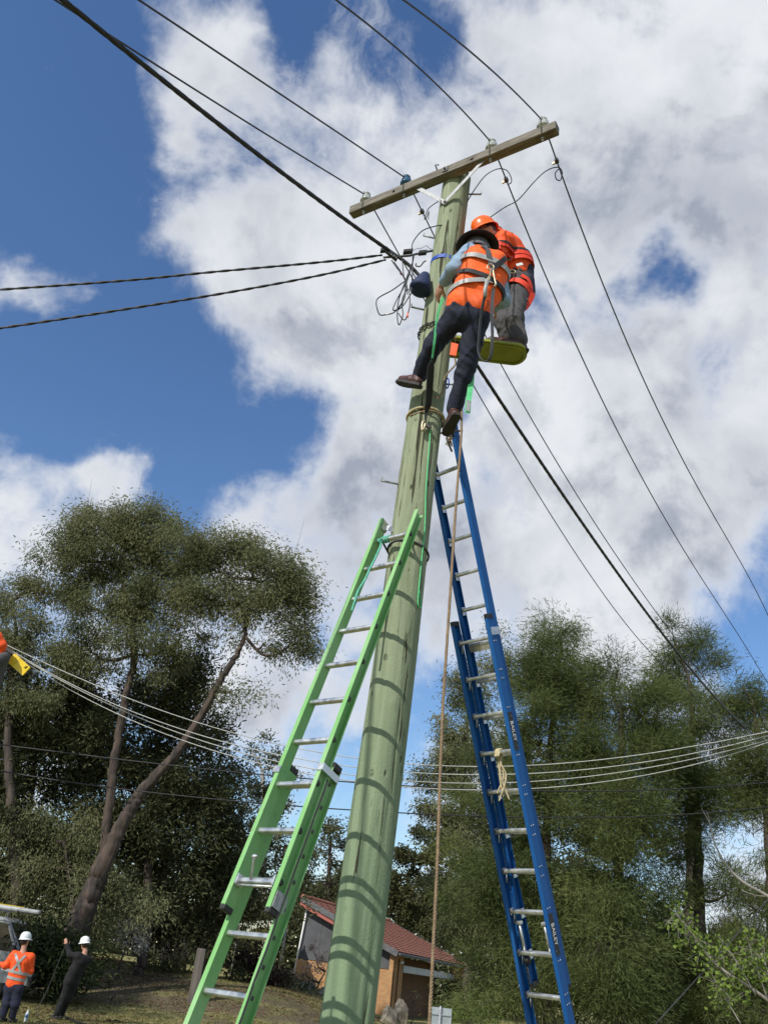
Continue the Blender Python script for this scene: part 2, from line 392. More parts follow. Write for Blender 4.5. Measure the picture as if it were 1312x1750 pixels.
        if not closed: fs += [(3, 2, 1, 0), (m*4-4, m*4-3, m*4-2, m*4-1)]
        return s.add(vs, fs, False)
    def build(s, name, m, parent=None):
        me = bpy.data.meshes.new(name); me.from_pydata(s.v, [], s.f)
        me.polygons.foreach_set('use_smooth', s.sm); me.update()
        bm = bmesh.new(); bm.from_mesh(me); bmesh.ops.recalc_face_normals(bm, faces=bm.faces); bm.to_mesh(me); bm.free()
        return link_mesh(name, me, m, parent)
def np_mesh(name, v, quads, m, parent=None, tint=None, smooth=False):
    me = bpy.data.meshes.new(name); n = len(v); k = len(quads)
    me.vertices.add(n); me.vertices.foreach_set('co', np.asarray(v, np.float32).ravel())
    me.loops.add(k*4); me.loops.foreach_set('vertex_index', np.asarray(quads, np.int32).ravel())
    me.polygons.add(k); me.polygons.foreach_set('loop_start', np.arange(0, k*4, 4, dtype=np.int32))
    me.polygons.foreach_set('use_smooth', np.full(k, smooth))
    me.update(calc_edges=True)
    if tint is not None:
        a = me.attributes.new('tint', 'FLOAT', 'POINT'); a.data.foreach_set('value', np.asarray(tint, np.float32))
    return link_mesh(name, me, m, parent)
def smooth_path(P, n=12):
    """Catmull-Rom through the points"""
    P = [np.asarray(p, float) for p in P]; Q = [2*P[0]-P[1]]+P+[2*P[-1]-P[-2]]; out = []
    for i in range(1, len(Q)-2):
        for k in range(n):
            t = k/n; a, b, c, d = Q[i-1], Q[i], Q[i+1], Q[i+2]
            out.append(.5*((2*b)+(c-a)*t+(2*a-5*b+4*c-d)*t*t+(3*b-a-3*c+d)*t**3))
    out.append(P[-1]); return out

# implicit figures: smooth union of tapered capsules and ellipsoids, polygonised with surface nets
class Sdf:
    def __init__(s, k=.025, fold=0., seed=0): s.p = []; s.k = k; s.fold = fold; s.seed = seed
    def cap(s, a, b, r0, r1=None): s.p.append(('c', np.asarray(a, float), np.asarray(b, float), r0, r0 if r1 is None else r1)); return s
    def chain(s, pts, rs):
        for i in range(len(pts)-1): s.cap(pts[i], pts[i+1], rs[i], rs[i+1])
        return s
    def ell(s, c, ax, ay, az, rx, ry, rz): s.p.append(('e', np.asarray(c, float), np.stack([unit(ax), unit(ay), unit(az)]), V(rx, ry, rz))); return s
    def _bb(s, p, pad):
        if p[0] == 'c':
            r = max(p[3], p[4])+pad; return np.minimum(p[1], p[2])-r, np.maximum(p[1], p[2])+r
        r = p[3].max()+pad; return p[1]-r, p[1]+r
    def _d(s, p, X):
        if p[0] == 'c':
            ab = p[2]-p[1]; t = np.clip(((X-p[1])@ab)/max(ab@ab, 1e-9), 0, 1)
            return np.linalg.norm(X-p[1]-t[..., None]*ab, axis=-1)-(p[3]+(p[4]-p[3])*t)
        q = (X-p[1])@p[2].T; k0 = np.linalg.norm(q/p[3], axis=-1); k1 = np.linalg.norm(q/p[3]**2, axis=-1)
        return k0*(k0-1)/np.maximum(k1, 1e-6)
    def _folds(s, X):
        q = s.seed*1.7
        x, y, z = X[..., 0], X[..., 1], X[..., 2]
        w = np.sin(x*17+q)+np.sin(y*15+z*9+q*2)+np.sin(z*13-x*7+q*3)
        rg = lambda t: .6-1.6*np.exp(-(np.sin(t)/.42)**2)     # broad cloth with narrow valleys
        return rg(z*9+x*13-y*6+w*.75+q)*.55+rg(z*14-x*10+y*8+w*.9+q*2)*.35+np.sin(z*46+x*30+w*1.5+q)*.22+np.sin(x*85+z*60-y*50+w*2.2)*.12
    def ev(s, X):
        X = np.asarray(X, float); d = np.full(X.shape[:-1], 9.)
        for p in s.p:
            e = s._d(p, X); h = np.clip(.5+.5*(d-e)/s.k, 0, 1); d = d*(1-h)+e*h-s.k*h*(1-h)
        return d
    def grad(s, P):
        e = 2e-3; return unit(V(*[float(s.ev(P+np.eye(3)[i]*e)-s.ev(P-np.eye(3)[i]*e)) for i in range(3)]))
    def snap(s, P, off=.006, it=6):
        P = np.asarray(P, float)
        for _ in range(it): P = P-s.grad(P)*(float(s.ev(P))-off)
        return P
    def mesh(s, name, m, parent, h=.012):
        pad = .04; bb = [s._bb(p, pad) for p in s.p]
        lo = np.min([b[0] for b in bb], 0); hi = np.max([b[1] for b in bb], 0)
        n = np.ceil((hi-lo)/h).astype(int)+2; D = np.full(n, .5, np.float64)
        for p, (a, b) in zip(s.p, bb):
            i0 = np.maximum(((a-lo)/h).astype(int), 0); i1 = np.minimum(np.ceil((b-lo)/h).astype(int)+1, n)
            g = np.stack(np.meshgrid(*[lo[k]+h*np.arange(i0[k], i1[k]) for k in range(3)], indexing='ij'), -1)
            e = s._d(p, g); sl = tuple(slice(i0[k], i1[k]) for k in range(3)); d = D[sl]
            t = np.clip(.5+.5*(d-e)/s.k, 0, 1); D[sl] = d*(1-t)+e*t-s.k*t*(1-t)
        if s.fold:
            g = np.stack(np.meshgrid(*[lo[k]+h*np.arange(n[k]) for k in range(3)], indexing='ij'), -1)
            D += s.fold*s._folds(g)
        ins = D < 0
        # surface nets
        c = [ins[i:n[0]-1+i, j:n[1]-1+j, k:n[2]-1+k] for i in (0, 1) for j in (0, 1) for k in (0, 1)]
        cnt = sum(x.astype(int) for x in c); act = (cnt > 0) & (cnt < 8)
        idx = -np.ones(act.shape, int); A = np.argwhere(act); idx[act] = np.arange(len(A))
        acc = np.zeros((len(A), 3)); num = np.zeros(len(A))
        offs = [(i, j, k) for i in (0, 1) for j in (0, 1) for k in (0, 1)]
        for a in offs:
            for ax in range(3):
                if a[ax]: continue
                b = list(a); b[ax] = 1
                da = D[A[:, 0]+a[0], A[:, 1]+a[1], A[:, 2]+a[2]]; db = D[A[:, 0]+b[0], A[:, 1]+b[1], A[:, 2]+b[2]]
                cr = (da < 0) != (db < 0); t = np.where(cr, da/np.where(cr, da-db, 1), 0)
                q = np.array(a, float)+np.zeros((len(A), 3)); q[:, ax] += t
                acc[cr] += q[cr]; num[cr] += 1
        v = lo+h*(A+acc/num[:, None]); quads = []
        for ax in range(3):
            o1, o2 = [(1, 2), (2, 0), (0, 1)][ax]
            sl0 = [slice(None)]*3; sl1 = [slice(None)]*3; sl0[ax] = slice(0, n[ax]-1); sl1[ax] = slice(1, n[ax])
            e0, e1 = ins[tuple(sl0)], ins[tuple(sl1)]
            E_ = np.argwhere(e0 != e1); E_ = E_[(E_[:, o1] > 0) & (E_[:, o2] > 0)]
            f = e0[E_[:, 0], E_[:, 1], E_[:, 2]]
            def cid(d1, d2):
                q = E_.copy(); q[:, o1] -= d1; q[:, o2] -= d2; return idx[q[:, 0], q[:, 1], q[:, 2]]
            Q = np.stack([cid(1, 1), cid(0, 1), cid(0, 0), cid(1, 0)], 1); Q[~f] = Q[~f][:, ::-1]; quads.append(Q)
        quads = np.concatenate(quads); quads = quads[(quads >= 0).all(1)]
        return np_mesh(name, v, quads, m, parent, smooth=True)

rng = np.random.default_rng(11); rnd = random.Random(5)

# ------------------------------------------------------------------ ground
def gz(x, y):
    s = lambda a, b, t: np.clip((t-a)/(b-a), 0, 1)**2*(3-2*np.clip((t-a)/(b-a), 0, 1))
    return 1.05*s(24.5, 38, y)*s(4.0, -2.0, x)+.12*np.sin(x*.5+y*.3)*s(26, 32, y)*s(3, -2, x)
def gzf(x, y): return float(gz(np.float64(x), np.float64(y)))
def groundmat():
    m = bpy.data.materials.new('lawn_and_mulch'); m.use_nodes = True; t = m.node_tree; b = t.nodes['Principled BSDF']
    co = t.nodes.new('ShaderNodeTexCoord').outputs['Object']
    a, _ = noise(t, co, .45, 6, .6); f, _ = noise(t, co, 14, 8, .7); g, _ = noise(t, co, 2.2, 6, .6)
    lawn = mixc(t, maprange(t, g, .35, .65), (.185, .185, .06), (.36, .31, .135))
    lawn = mixc(t, maprange(t, f, .35, .7, 0, .6), lawn, (.085, .09, .03))
    mul = mixc(t, maprange(t, f, .3, .7), (.085, .066, .044), (.22, .175, .12))
    sp = t.nodes.new('ShaderNodeSeparateXYZ'); L(t, co, sp.inputs[0])
    edge = math_node(t, 'ADD', sp.outputs[1], math_node(t, 'MULTIPLY_ADD', a, 7, -3.5))
    bed = math_node(t, 'MULTIPLY', maprange(t, edge, 27.8, 28.8), maprange(t, edge, 35.5, 34.0))
    p_, _ = noise(t, co, .8, 5, .6); bed = math_node(t, 'MULTIPLY', bed, maprange(t, p_, .62, .44, .25, 1.0))
    L(t, mixc(t, bed, lawn, mul), b.inputs['Base Color']); b.inputs['Roughness'].default_value = .95; b.inputs['Specular IOR Level'].default_value = .15
    bn = t.nodes.new('ShaderNodeBump'); bn.inputs['Strength'].default_value = .8; bn.inputs['Distance'].default_value = .05
    L(t, f, bn.inputs['Height']); L(t, bn.outputs[0], b.inputs['Normal'])
    return m
def make_ground():
    xs = np.concatenate([[-600, -200, -80], np.linspace(-40, 40, 101), [80, 200, 600]]); ys = np.concatenate([[-300, -60, -10], np.linspace(0, 80, 101), [150, 400, 900]])
    X, Y = np.meshgrid(xs, ys, indexing='ij'); Z = gz(X, Y)
    v = np.stack([X, Y, Z], -1).reshape(-1, 3); ny = len(ys)
    i, j = np.meshgrid(np.arange(len(xs)-1), np.arange(ny-1), indexing='ij'); a = (i*ny+j).ravel()
    q = np.stack([a, a+ny, a+ny+1, a+1], 1)
    o = np_mesh('ground', v, q, groundmat(), smooth=True); tag(o, kind='structure')
make_ground()

# ------------------------------------------------------------------ utility pole
def pole_c(z): return V(.155+(z-1.4)*.0235, 6.12, z)
def pole_r(z): return .168-.0036*(z-1.4)
POLE_TOP = 9.10
pole = empty('utility_pole', pole_c(0), 'tall green treated timber utility pole with crossarm, both ladders lean on it', 'utility pole')
def build_shaft():
    nz, na = 420, 72; z = np.linspace(-.05, POLE_TOP, nz); a = np.arange(na)*2*PI/na
    Z, A = np.meshgrid(z, a, indexing='ij'); Rr = pole_r(Z)
    Rr = Rr+.004*np.sin(3*A+Z*.7)+.003*np.sin(5*A-Z*1.3)+.003*np.sin(Z*2.1+A)
    r = np.random.default_rng(3)
    for k in range(46):           # drying checks: long narrow grooves
        a0 = r.uniform(PI, 2*PI); z0 = r.uniform(.8, 8.8); ln = r.uniform(.25, 1.1); dp = r.uniform(.004, .012)
        da = (A-a0-(Z-z0)*.06*math.sin(k)+PI) % (2*PI)-PI
        Rr = Rr-dp*np.exp(-(da/.045)**2)*np.clip(1-((Z-z0)/ln)**2, 0, 1)
    for k in range(26):           # knots and chips
        a0 = r.uniform(PI, 2*PI); z0 = r.uniform(1.2, 9); da = (A-a0+PI) % (2*PI)-PI
        Rr = Rr+r.uniform(-.008, .007)*np.exp(-(da/.12)**2-((Z-z0)/.04)**2)
    v = np.stack([.155+(Z-1.4)*.0235+Rr*np.cos(A), 6.12+Rr*np.sin(A), Z], -1).reshape(-1, 3)
    i, j = np.meshgrid(np.arange(nz-1), np.arange(na), indexing='ij')
    q = np.stack([i*na+j, i*na+(j+1) % na, (i+1)*na+(j+1) % na, (i+1)*na+j], -1).reshape(-1, 4)
    # sawn top cap
    base = (nz-1)*na; ctr = len(v); v = np.vstack([v, [[*pole_c(POLE_TOP+.02)]]])
    cap = np.array([[base+j, base+(j+1) % na, ctr, ctr] for j in range(0, na)])
    me_o = np_mesh('shaft', v, q, M_pole, pole, smooth=True)
    bm = bmesh.new(); bm.from_mesh(me_o.data); bm.verts.ensure_lookup_table()
    for c in cap: bm.faces.new((bm.verts[c[0]], bm.verts[c[1]], bm.verts[c[2]]))
    bm.to_mesh(me_o.data); bm.free()
build_shaft()
ARM_DIR = unit(V(.8247, -.5656, 0)); ARM_N = V(-.5656, -.8247, 0)       # arm axis, and its face towards the camera
ARM_C = V(.225, 5.985, 8.98)
ARM_H, ARM_T, ARM_HALF = .055, .05, 1.19
arm = MB().box((0, 0, 0), V(1, 0, 0), V(0, 1, 0), V(0, 0, 1), ARM_HALF, ARM_T, ARM_H, .006).build('crossarm', M_arm, None)
arm.parent = pole; arm.location = Vector(ARM_C)-pole.location
arm.rotation_euler = (0, 0, math.atan2(ARM_DIR[1], ARM_DIR[0]))
def arm_part(mb, name, m):
    # sub-parts of the arm: built in arm space
    o = mb.build(name, m, None); o.parent = arm; return o
INS_S = [-1.02, -.51, .49, 1.04]         # along the arm
def arm_w(s, n=0., z=0.): return ARM_C+ARM_DIR*s+ARM_N*n+V(0, 0, z)
INS_TOP = []
for i, s in enumerate(INS_S):
    mb = MB(); prof = [(.024, 0), (.024, .03), (.060, .033), (.063, .062), (.050, .070), (.055, .085), (.055, .105), (.032, .112), (.030, .128), (.044, .135), (.042, .155), (.012, .162)]
    mb.lathe((s, 0, ARM_H), V(0, 0, 1), prof, 20)
    o = arm_part(mb, 'insulator', M_blueglaze if i == 1 else M_porc)
    if i == 1: tag(o, 'blue glazed pin insulator')
    b = MB().tube([(s, 0, -ARM_H-.05), (s, 0, ARM_H+.004)], .010, 8).lathe((s, 0, -ARM_H-.022), V(0, 0, 1), [(.02, 0), (.02, .020)], 6, smooth=False)
    arm_part(b, 'pin_bolt', M_galv)
    INS_TOP.append(arm_w(s, 0, ARM_H+.12))
# king bolt and hardware lugs on the arm
arm_part(MB().tube([(.0, -ARM_T-.03, .0), (.0, ARM_T+.30, .0)], .010, 8).box((0, -ARM_T-.006, 0), V(1, 0, 0), V(0, 1, 0), V(0, 0, 1), .03, .005, .03), 'king_bolt', M_steel)
arm_part(MB().tube([(-.10, -ARM_T-.004, .05), (-.11, -ARM_T-.03, .10), (-.07, -ARM_T-.03, .075)], .008, 6), 'wire_hook', M_steel)
for s in (-.62, .30): arm_part(MB().lathe((s, -ARM_T, 0), V(0, -1, 0), [(.016, 0), (.016, .014)], 6, smooth=False), 'bolt_head', M_steel)
# V brace of flat galvanised straps
vb = pole_c(8.55); vtip = V(vb[0], vb[1], vb[2])+ARM_N*(pole_r(8.55)+.012)
for s in (-.34, .40):
    a = arm_w(s, .0, -ARM_H-.002)+ARM_N*(.01); b = vtip+ARM_N*(.004 if s < 0 else .012)
    mb = MB(); t = unit(b-a); mb.ribbon([a-t*.03, a+(b-a)*.5, b+t*.025], [ARM_N], .042, .006)
    o = mb.build('brace', M_galv, None); o.parent = pole; o.location = -pole.location
MB().lathe(vtip+ARM_N*.014, ARM_N, [(.016, 0), (.016, .014)], 6, smooth=False).build('bolt_head', M_steel, pole)
def step_bolt(px, py, side, ln=.16, Y=6.12):
    p = at(px, py, Y); z = p[2]; c = pole_c(z); d = unit(V(side, -.12, .02))
    a = c+d*(pole_r(z)-.03); b = c+d*(pole_r(z)+ln)
    MB().tube([a, b], .009, 8).tube([b-d*.004, b-d*.004+V(0, 0, .035)], .008, 6).build('step_bolt', M_galv, pole)
step_bolt(665, 828, -1, .15); step_bolt(715, 531, -1, .13); step_bolt(728, 408, -1, .12); step_bolt(805, 335, 1, .13); step_bolt(770, 660, 1, .10)
tp = at(608, 1549, 6.0); tz = tp[2]; td = unit(V(.08-.02, -1, 0))
tc0 = pole_c(tz)+unit(V(-.25, -1, 0))*(pole_r(tz)+.001); MB().lathe(tc0-unit(V(-.25, -1, 0))*.01, unit(V(-.25, -1, 0)), [(.019, 0), (.019, .010), (.014, .016), (.009, .013)], 16).build('identity_disc', M_galv, pole)

def hug(z, a0, a1, n=24, off=.006, dz=0., tilt=0., ca=0.):
    """points round the pole surface, angles measured from the camera side (0), + to the right"""
    out = []; nr = []
    for i in range(n+1):
        a = a0+(a1-a0)*i/n; d = V(math.sin(a), -math.cos(a), 0); zz = z+tilt*math.sin(a)+ca*math.cos(a)
        out.append(pole_c(zz)+d*(pole_r(zz)+off)); nr.append(d)
    return out, nr
def zat(px, py): return float(at(px, py, 5.98)[2])

# ------------------------------------------------------------------ ladders
PITCH_R = .305
def channel(mb, p0, p1, outw, nrm, depth, flange, th=.006):
    """C channel rail: web on the rung side, flanges pointing outwards"""
    o, n = unit(outw), unit(nrm); h = depth/2
    prof = [(0, -h), (flange, -h), (flange, -h+th), (th, -h+th), (th, h-th), (flange, h-th), (flange, h), (0, h)]
    A = [p0+o*a+n*b for a, b in prof]; B = [p1+o*a+n*b for a, b in prof]; k = 8
    mb.add(A+B, [(i, (i+1) % k, k+(i+1) % k, k+i) for i in range(k)]+[(0, 1, 2, 3), (0, 3, 4, 7), (4, 5, 6, 7), (8, 11, 10, 9), (8, 15, 12, 11), (12, 15, 14, 13)])
def rung_mesh(p0, p1, up, nrm, hw=.0195, hh=.0165):
    mb = MB(); u, n = unit(up), unit(nrm); prof = []
    for i in range(12):
        a = 2*PI*i/12; prof.append((hw*math.copysign(abs(math.cos(a))**.6, math.cos(a)), hh*math.copysign(abs(math.sin(a))**.75, math.sin(a))))
    A = [p0+n*a+u*b for a, b in prof]; B = [p1+n*a+u*b for a, b in prof]
    mb.add(A+B, [(i, (i+1) % 12, 12+(i+1) % 12, 12+i) for i in range(12)]+[tuple(range(12)), tuple(range(23, 11, -1))])
    return mb
def build_ladder(name, label, A, az, inc, w, ex, lead, sgn, M_rail, fly_rungs, fly_top, fly_bot, base_first, base_top, depth, base_off, rail_fl, web_out=False):
    up = V(math.sin(az)*math.cos(inc), math.cos(az)*math.cos(inc), math.sin(inc))
    rd = V(math.cos(az), -math.sin(az), 0)*sgn            # left to right in the photograph
    n = V(math.sin(az)*math.sin(inc), math.cos(az)*math.sin(inc), -math.cos(inc))   # towards the pole
    P = lambda k: A-up*(k-1)*PITCH_R
    foot_s = A[2]/up[2]                                   # distance down the rail from rung 1 to the ground
    t = empty(name, A-up*foot_s+V(0, 0, 0), label, 'ladder')
    b0 = A+n*base_off-up*(lead*PITCH_R)
    w_in = 0
    info = dict(up=up, rd=rd, n=n, P=P, t=t, hw=w/2, hb=w/2+ex, b=lambda k: b0-up*(k-1)*PITCH_R)
    for s in (-1, 1):
        mb = MB(); wo = rd*s*(rail_fl if web_out else 0); ws = -s if web_out else s
        channel(mb, A+up*fly_top+rd*s*w/2+wo, P(fly_rungs)-up*fly_bot+rd*s*w/2+wo, rd*ws, n, depth, rail_fl)
        r = mb.build('fly_rail', M_rail, t)
        info['fly%d' % s] = r
        mb = MB(); q = info['b'](base_first)+up*base_top; e = b0-up*((b0[2]+.0)/up[2]-.012)
        channel(mb, q+rd*s*(w/2+ex)+wo, e+rd*s*(w/2+ex)+wo, rd*ws, n, depth*1.03, rail_fl)
        r2 = mb.build('base_rail', M_rail, t); info['base%d' % s] = r2
        # rubber caps on the base rail tops, feet on the ground
        MB().box(q+up*.010+rd*s*(w/2+ex+rail_fl/2), rd, n, up, rail_fl/2+.004, depth*.53, .022, .006).build('end_cap', M_black, t)
        MB().box(P(fly_rungs)-up*(fly_bot+.005)+rd*s*(w/2+rail_fl/2), rd, n, up, rail_fl/2+.003, depth*.52, .018, .006).build('end_cap', M_black, t)
        MB().box(e+rd*s*(w/2+ex+rail_fl/2)+V(0, 0, .012), rd, np.cross(V(0, 0, 1), rd), V(0, 0, 1), rail_fl/2+.012, depth*.7, .022, .006).build('foot', M_black, t)
    for k in range(1, fly_rungs+1):
        rx_ = w/2+(rail_fl-.008 if web_out else 0); rung_mesh(P(k)-rd*rx_, P(k)+rd*rx_, up, n).build('rung', M_alu, t)
    k = base_first
    while info['b'](k)[2] > .15:
        c = info['b'](k); rx_ = w/2+ex+(rail_fl-.008 if web_out else 0); rung_mesh(c-rd*rx_, c+rd*rx_, up, n).build('rung', M_alu, t); k += 1
    info['base_n'] = k-1; info['foot'] = e
    return info

GL = build_ladder('extension_ladder', 'lime green fibreglass extension ladder leaning on the left of the pole', V(.0959, 5.9176, 4.6709), .6862, 1.2553, .3117, .0047+.004, -.1402, 1,
                  M_green, 10, .235, .16, 8, .10, .078, .085, .034)
BL = build_ladder('extension_ladder', 'blue fibreglass extension ladder reaching up under the workers from the right', V(.5162, 6.3404, 5.6102), -2.311, 1.1697, .2668, .0302, -.10, -1,
                  M_blue, 14, .42, .22, 6, .16, .078, .090, .034, True)
def ladder_details():
    # ---- green: curved pole grip, guide brackets, rung lock, rope in the channel
    g = GL; t = g['t']; rd, n, up = g['rd'], g['n'], g['up']; top = g['P'](1)+up*.175
    w = g['hw']; pts = []
    for s, d in ((-1, .030), (-.93, .045), (-.80, .052), (-.62, .085), (-.35, .135), (0, .150), (.35, .135), (.62, .085), (.80, .052), (.93, .045), (1, .030)):
        pts.append(top+rd*s*w*.985+n*(d-.02))
    MB().ribbon(smooth_path(pts, 5), [n*.1+rd*0+np.cross(rd, up)] if False else [unit(np.cross(p, up)) for p in np.gradient(np.array(smooth_path(pts, 5)), axis=0)], .05, .005).build('pole_grip', M_alu, t)
    for s in (-1, 1):
        MB().box(top+rd*s*(w-.008)+n*.01, rd, n, up, .004, .03, .045).build('grip_plate', M_alu, t)
        c = g['b'](8)+up*.045; fx = g['hb']+.038
        mb = MB(); mb.box(c+rd*s*fx-n*.05, rd, n, up, .003, .085, .022); mb.box(c+rd*s*(fx-.022)-n*.128, rd, n, up, .026, .003, .022)
        mb.build('guide_bracket', M_alu, t)
        c = g['P'](10); mb = MB(); mb.box(c+rd*s*(w-.012)-up*.005-n*.012, rd, n, up, .006, .034, .034, .006); mb.build('rung_lock', M_alu, t)
        MB().box(g['P'](10)-up*.10+rd*s*(w+.036)+n*.02, rd, n, up, .003, .05, .045).build('fly_bracket', M_galv, t)
    c = g['P'](10)-up*.036-n*.022; MB().tube([c-rd*w*.95, c+rd*w*.95], .008, 8).build('lock_bar', M_alu, t)
    c = g['P'](10)-rd*w*.35-n*.02; MB().tube([c, c+V(0, 0, .12), c+V(0, 0, .125)+rd*.02], .007, 8).lathe(c+V(0, 0, .122), rd, [(.014, -.012), (.014, .014)], 10).build('lock_handle', M_alu, t)
    a = g['b'](8)+rd*(g['hb']+.03)-n*.045; b = g['foot']+rd*(g['hb']+.03)-n*.045+up*.3
    MB().tube([a+(b-a)*i/30+rd*.003*math.sin(i*1.7) for i in range(31)], .006, 6).build('haul_rope', M_webblack, t)
    for k in range(8, 14):
        for m_ in (0., .5):
            c = g['b'](k+m_)+rd*(g['hb']+.008); MB().box(c, rd, n, up, .004, .012, .010).build('rivet_plate', M_steel, t)
    for k in range(1, 11):
        c = g['P'](k)+rd*(w+.007); MB().lathe(c, rd, [(.020, 0), (.018, .005), (.008, .006)], 10).build('rung_ferrule', M_steel, t)
    # ---- blue: rung plates, rivets, locks, guide bracket, lettering
    g = BL; t = g['t']; rd, n, up = g['rd'], g['n'], g['up']; w = g['hw']; hb = g['hb']
    for k in range(1, 15):
        for s in (-1, 1): MB().box(g['P'](k)+rd*s*(w-.003)-up*.008, rd, n, up, .003, .022, .035).build('rung_plate', M_alu, t)
    for k in range(6, g['base_n']+1):
        c = g['b'](k)
        for s in (-1, 1):
            MB().box(c+rd*s*(hb-.003), rd, n, up, .003, .018, .024).build('rung_plate', M_galv, t)
        q = c-rd*(hb-.02)-up*.02; MB().tube([q, q-up*.07-rd*.015+n*.0], .005, 5).build('rung_brace', M_alu, t)
        for du in (.035, -.035):
            for dn in (-.014, .014): MB().lathe(c+rd*(hb+.033)+up*du+n*dn, rd, [(.0062, 0), (.0055, .0035)], 8).build('rivet', M_alu, t)
    c = g['b'](6)+up*.045
    for s in (-1, 1):
        MB().box(c+rd*s*(hb+.038)-n*.03, rd, n, up, .003, .06, .032).build('guide_bracket', M_alu, t)
    c = g['P'](6)-up*.03+n*.01; MB().box(c, rd, n, up, w*.98, .004, .03).build('guide_plate', M_alu, t)
    # rung locks low on the ladder
    c = g['b'](14)
    for s in (-1, 1):
        q = c+rd*s*(hb-.045)-n*.01; MB().tube([q-up*.015, q+up*.10, q+up*.215+n*.0], .011, 8).box(q+up*.22, rd, n, up, .024, .018, .012, .004).lathe(q-rd*.02, rd, [(.016, 0), (.016, .04)], 10).build('rung_lock', M_alu, t)
    MB().tube([c-rd*(hb-.035)-up*.05-n*.02, c-rd*(hb-.03)-up*.6-n*.02], .005, 6).build('haul_rope', M_cable, t)
    MB().lathe(c-rd*(hb-.05)-up*.06-n*.02, rd, [(.03, -.01), (.022, 0), (.03, .01)], 14).build('pulley', M_black, t)
    # V grip at the top, against the pole
    tp_ = A_top = g['P'](1)+up*.40; mb = MB()
    pp = [tp_-rd*w, tp_-rd*w*.5+n*.045, tp_+rd*0+n*.075, tp_+rd*w*.5+n*.045, tp_+rd*w]
    mb.ribbon(smooth_path(pp, 5), [unit(np.cross(q, up)) for q in np.gradient(np.array(smooth_path(pp, 5)), axis=0)], .05, .008).build('pole_grip', M_steel, t)
    # maker's name on the outer face of the right base rail
    def lettering(k):
        cu = bpy.data.curves.new('txt', 'FONT'); cu.body = 'BAILEY'; cu.size = .052; cu.align_x = 'CENTER'; cu.align_y = 'CENTER'; cu.extrude = .0006
        tmp = bpy.data.objects.new('txt', cu); col.objects.link(tmp); dg = bpy.context.evaluated_depsgraph_get()
        me = bpy.data.meshes.new_from_object(tmp.evaluated_get(dg)); bpy.data.objects.remove(tmp, do_unlink=True)
        c = g['b'](k)+rd*(hb+.036)
        c = g['b'](k)+rd*(hb+.0353)
        X, Y_, Z = -up, unit(np.cross(rd, -up)), rd
        mw = Matrix(((X[0], Y_[0], Z[0], c[0]), (X[1], Y_[1], Z[1], c[1]), (X[2], Y_[2], Z[2], c[2]), (0, 0, 0, 1)))
        off = rd*.0018
        me.transform(Matrix.Translation(Vector(off)) @ mw)
        pl = MB().box(c, up, unit(np.cross(rd, up)), rd, .15, .027, .0012, 0).build('sticker', M_black, t)
        lt = link_mesh('lettering', me, M_white, pl)
        for s in (-1, 1):
            pass
        return lt
    for k in (8.5, 13.5): lettering(k)
ladder_details()

# ------------------------------------------------------------------ overhead wires
WDIR = V(.5656, .8247, 0)
def plane_pts(a, pix):
    """pixels -> points on the vertical plane through a along the line of the wires; returns distances along it and heights"""
    us, zs = [], []
    for px, py in pix:
        q = ray(px, py); s = np.linalg.solve(np.array([[q[0], -WDIR[0]], [q[1], -WDIR[1]]]), a[:2]-EYE[:2]); us.append(s[1]); zs.append(1.65+q[2]*s[0])
    return np.array(us), np.array(zs)
def wire_curve(a, pix, deg, u_end, n, w0=30., slope_end=None):
    u, z = plane_pts(a, pix); W = np.ones(len(u)+1); W[0] = w0
    U = np.concatenate([[0], u]); Z = np.concatenate([[a[2]], z]); c = np.polyfit(U, Z, deg, w=W)
    um = u[np.argmax(abs(u))]; out = []
    sl = np.polyval(np.polyder(c), um)
    for i in range(n+1):
        uu = u_end*(i/n)**1.3
        if abs(uu) <= abs(um): zz = np.polyval(c, uu)
        else: zz = np.polyval(c, um)+sl*(uu-um)*(1-.25*min(1, abs(uu-um)/abs(u_end-um+1e-6)))
        out.append(V(a[0]+WDIR[0]*uu, a[1]+WDIR[1]*uu, zz))
    return out
NEAR = [[(229, 85), (299, 133), (405, 200), (512, 264), (581, 304), (613, 323), (96, 0)], [(243, 0), (320, 56), (405, 115), (512, 184), (603, 243), (661, 275)],
        [(576, 0), (700, 104), (756, 156), (802, 196)], [(700, 5), (760, 54), (816, 105), (863, 142), (905, 170)]]
FAR = [[(643, 352), (684, 429), (808, 661), (868, 763), (961, 911), (1054, 1046), (1121, 1126)], [(710, 329), (742, 396), (857, 630), (918, 737), (1003, 868), (1070, 978), (1130, 1059)],
       [(853, 266), (886, 352), (933, 471), (996, 618), (1037, 706), (1121, 860), (1206, 1000), (1286, 1126)], [(938, 231), (954, 289), (1003, 434), (1087, 619), (1121, 691), (1180, 809), (1248, 936), (1312, 1052)]]
WLAB = ['thin overhead conductor from the leftmost grey insulator on the crossarm', 'thin overhead conductor tied to the blue insulator on the crossarm',
        'thin overhead conductor on the insulator just right of the pole top', 'thin overhead conductor on the outermost right insulator of the crossarm']
WIRE = []
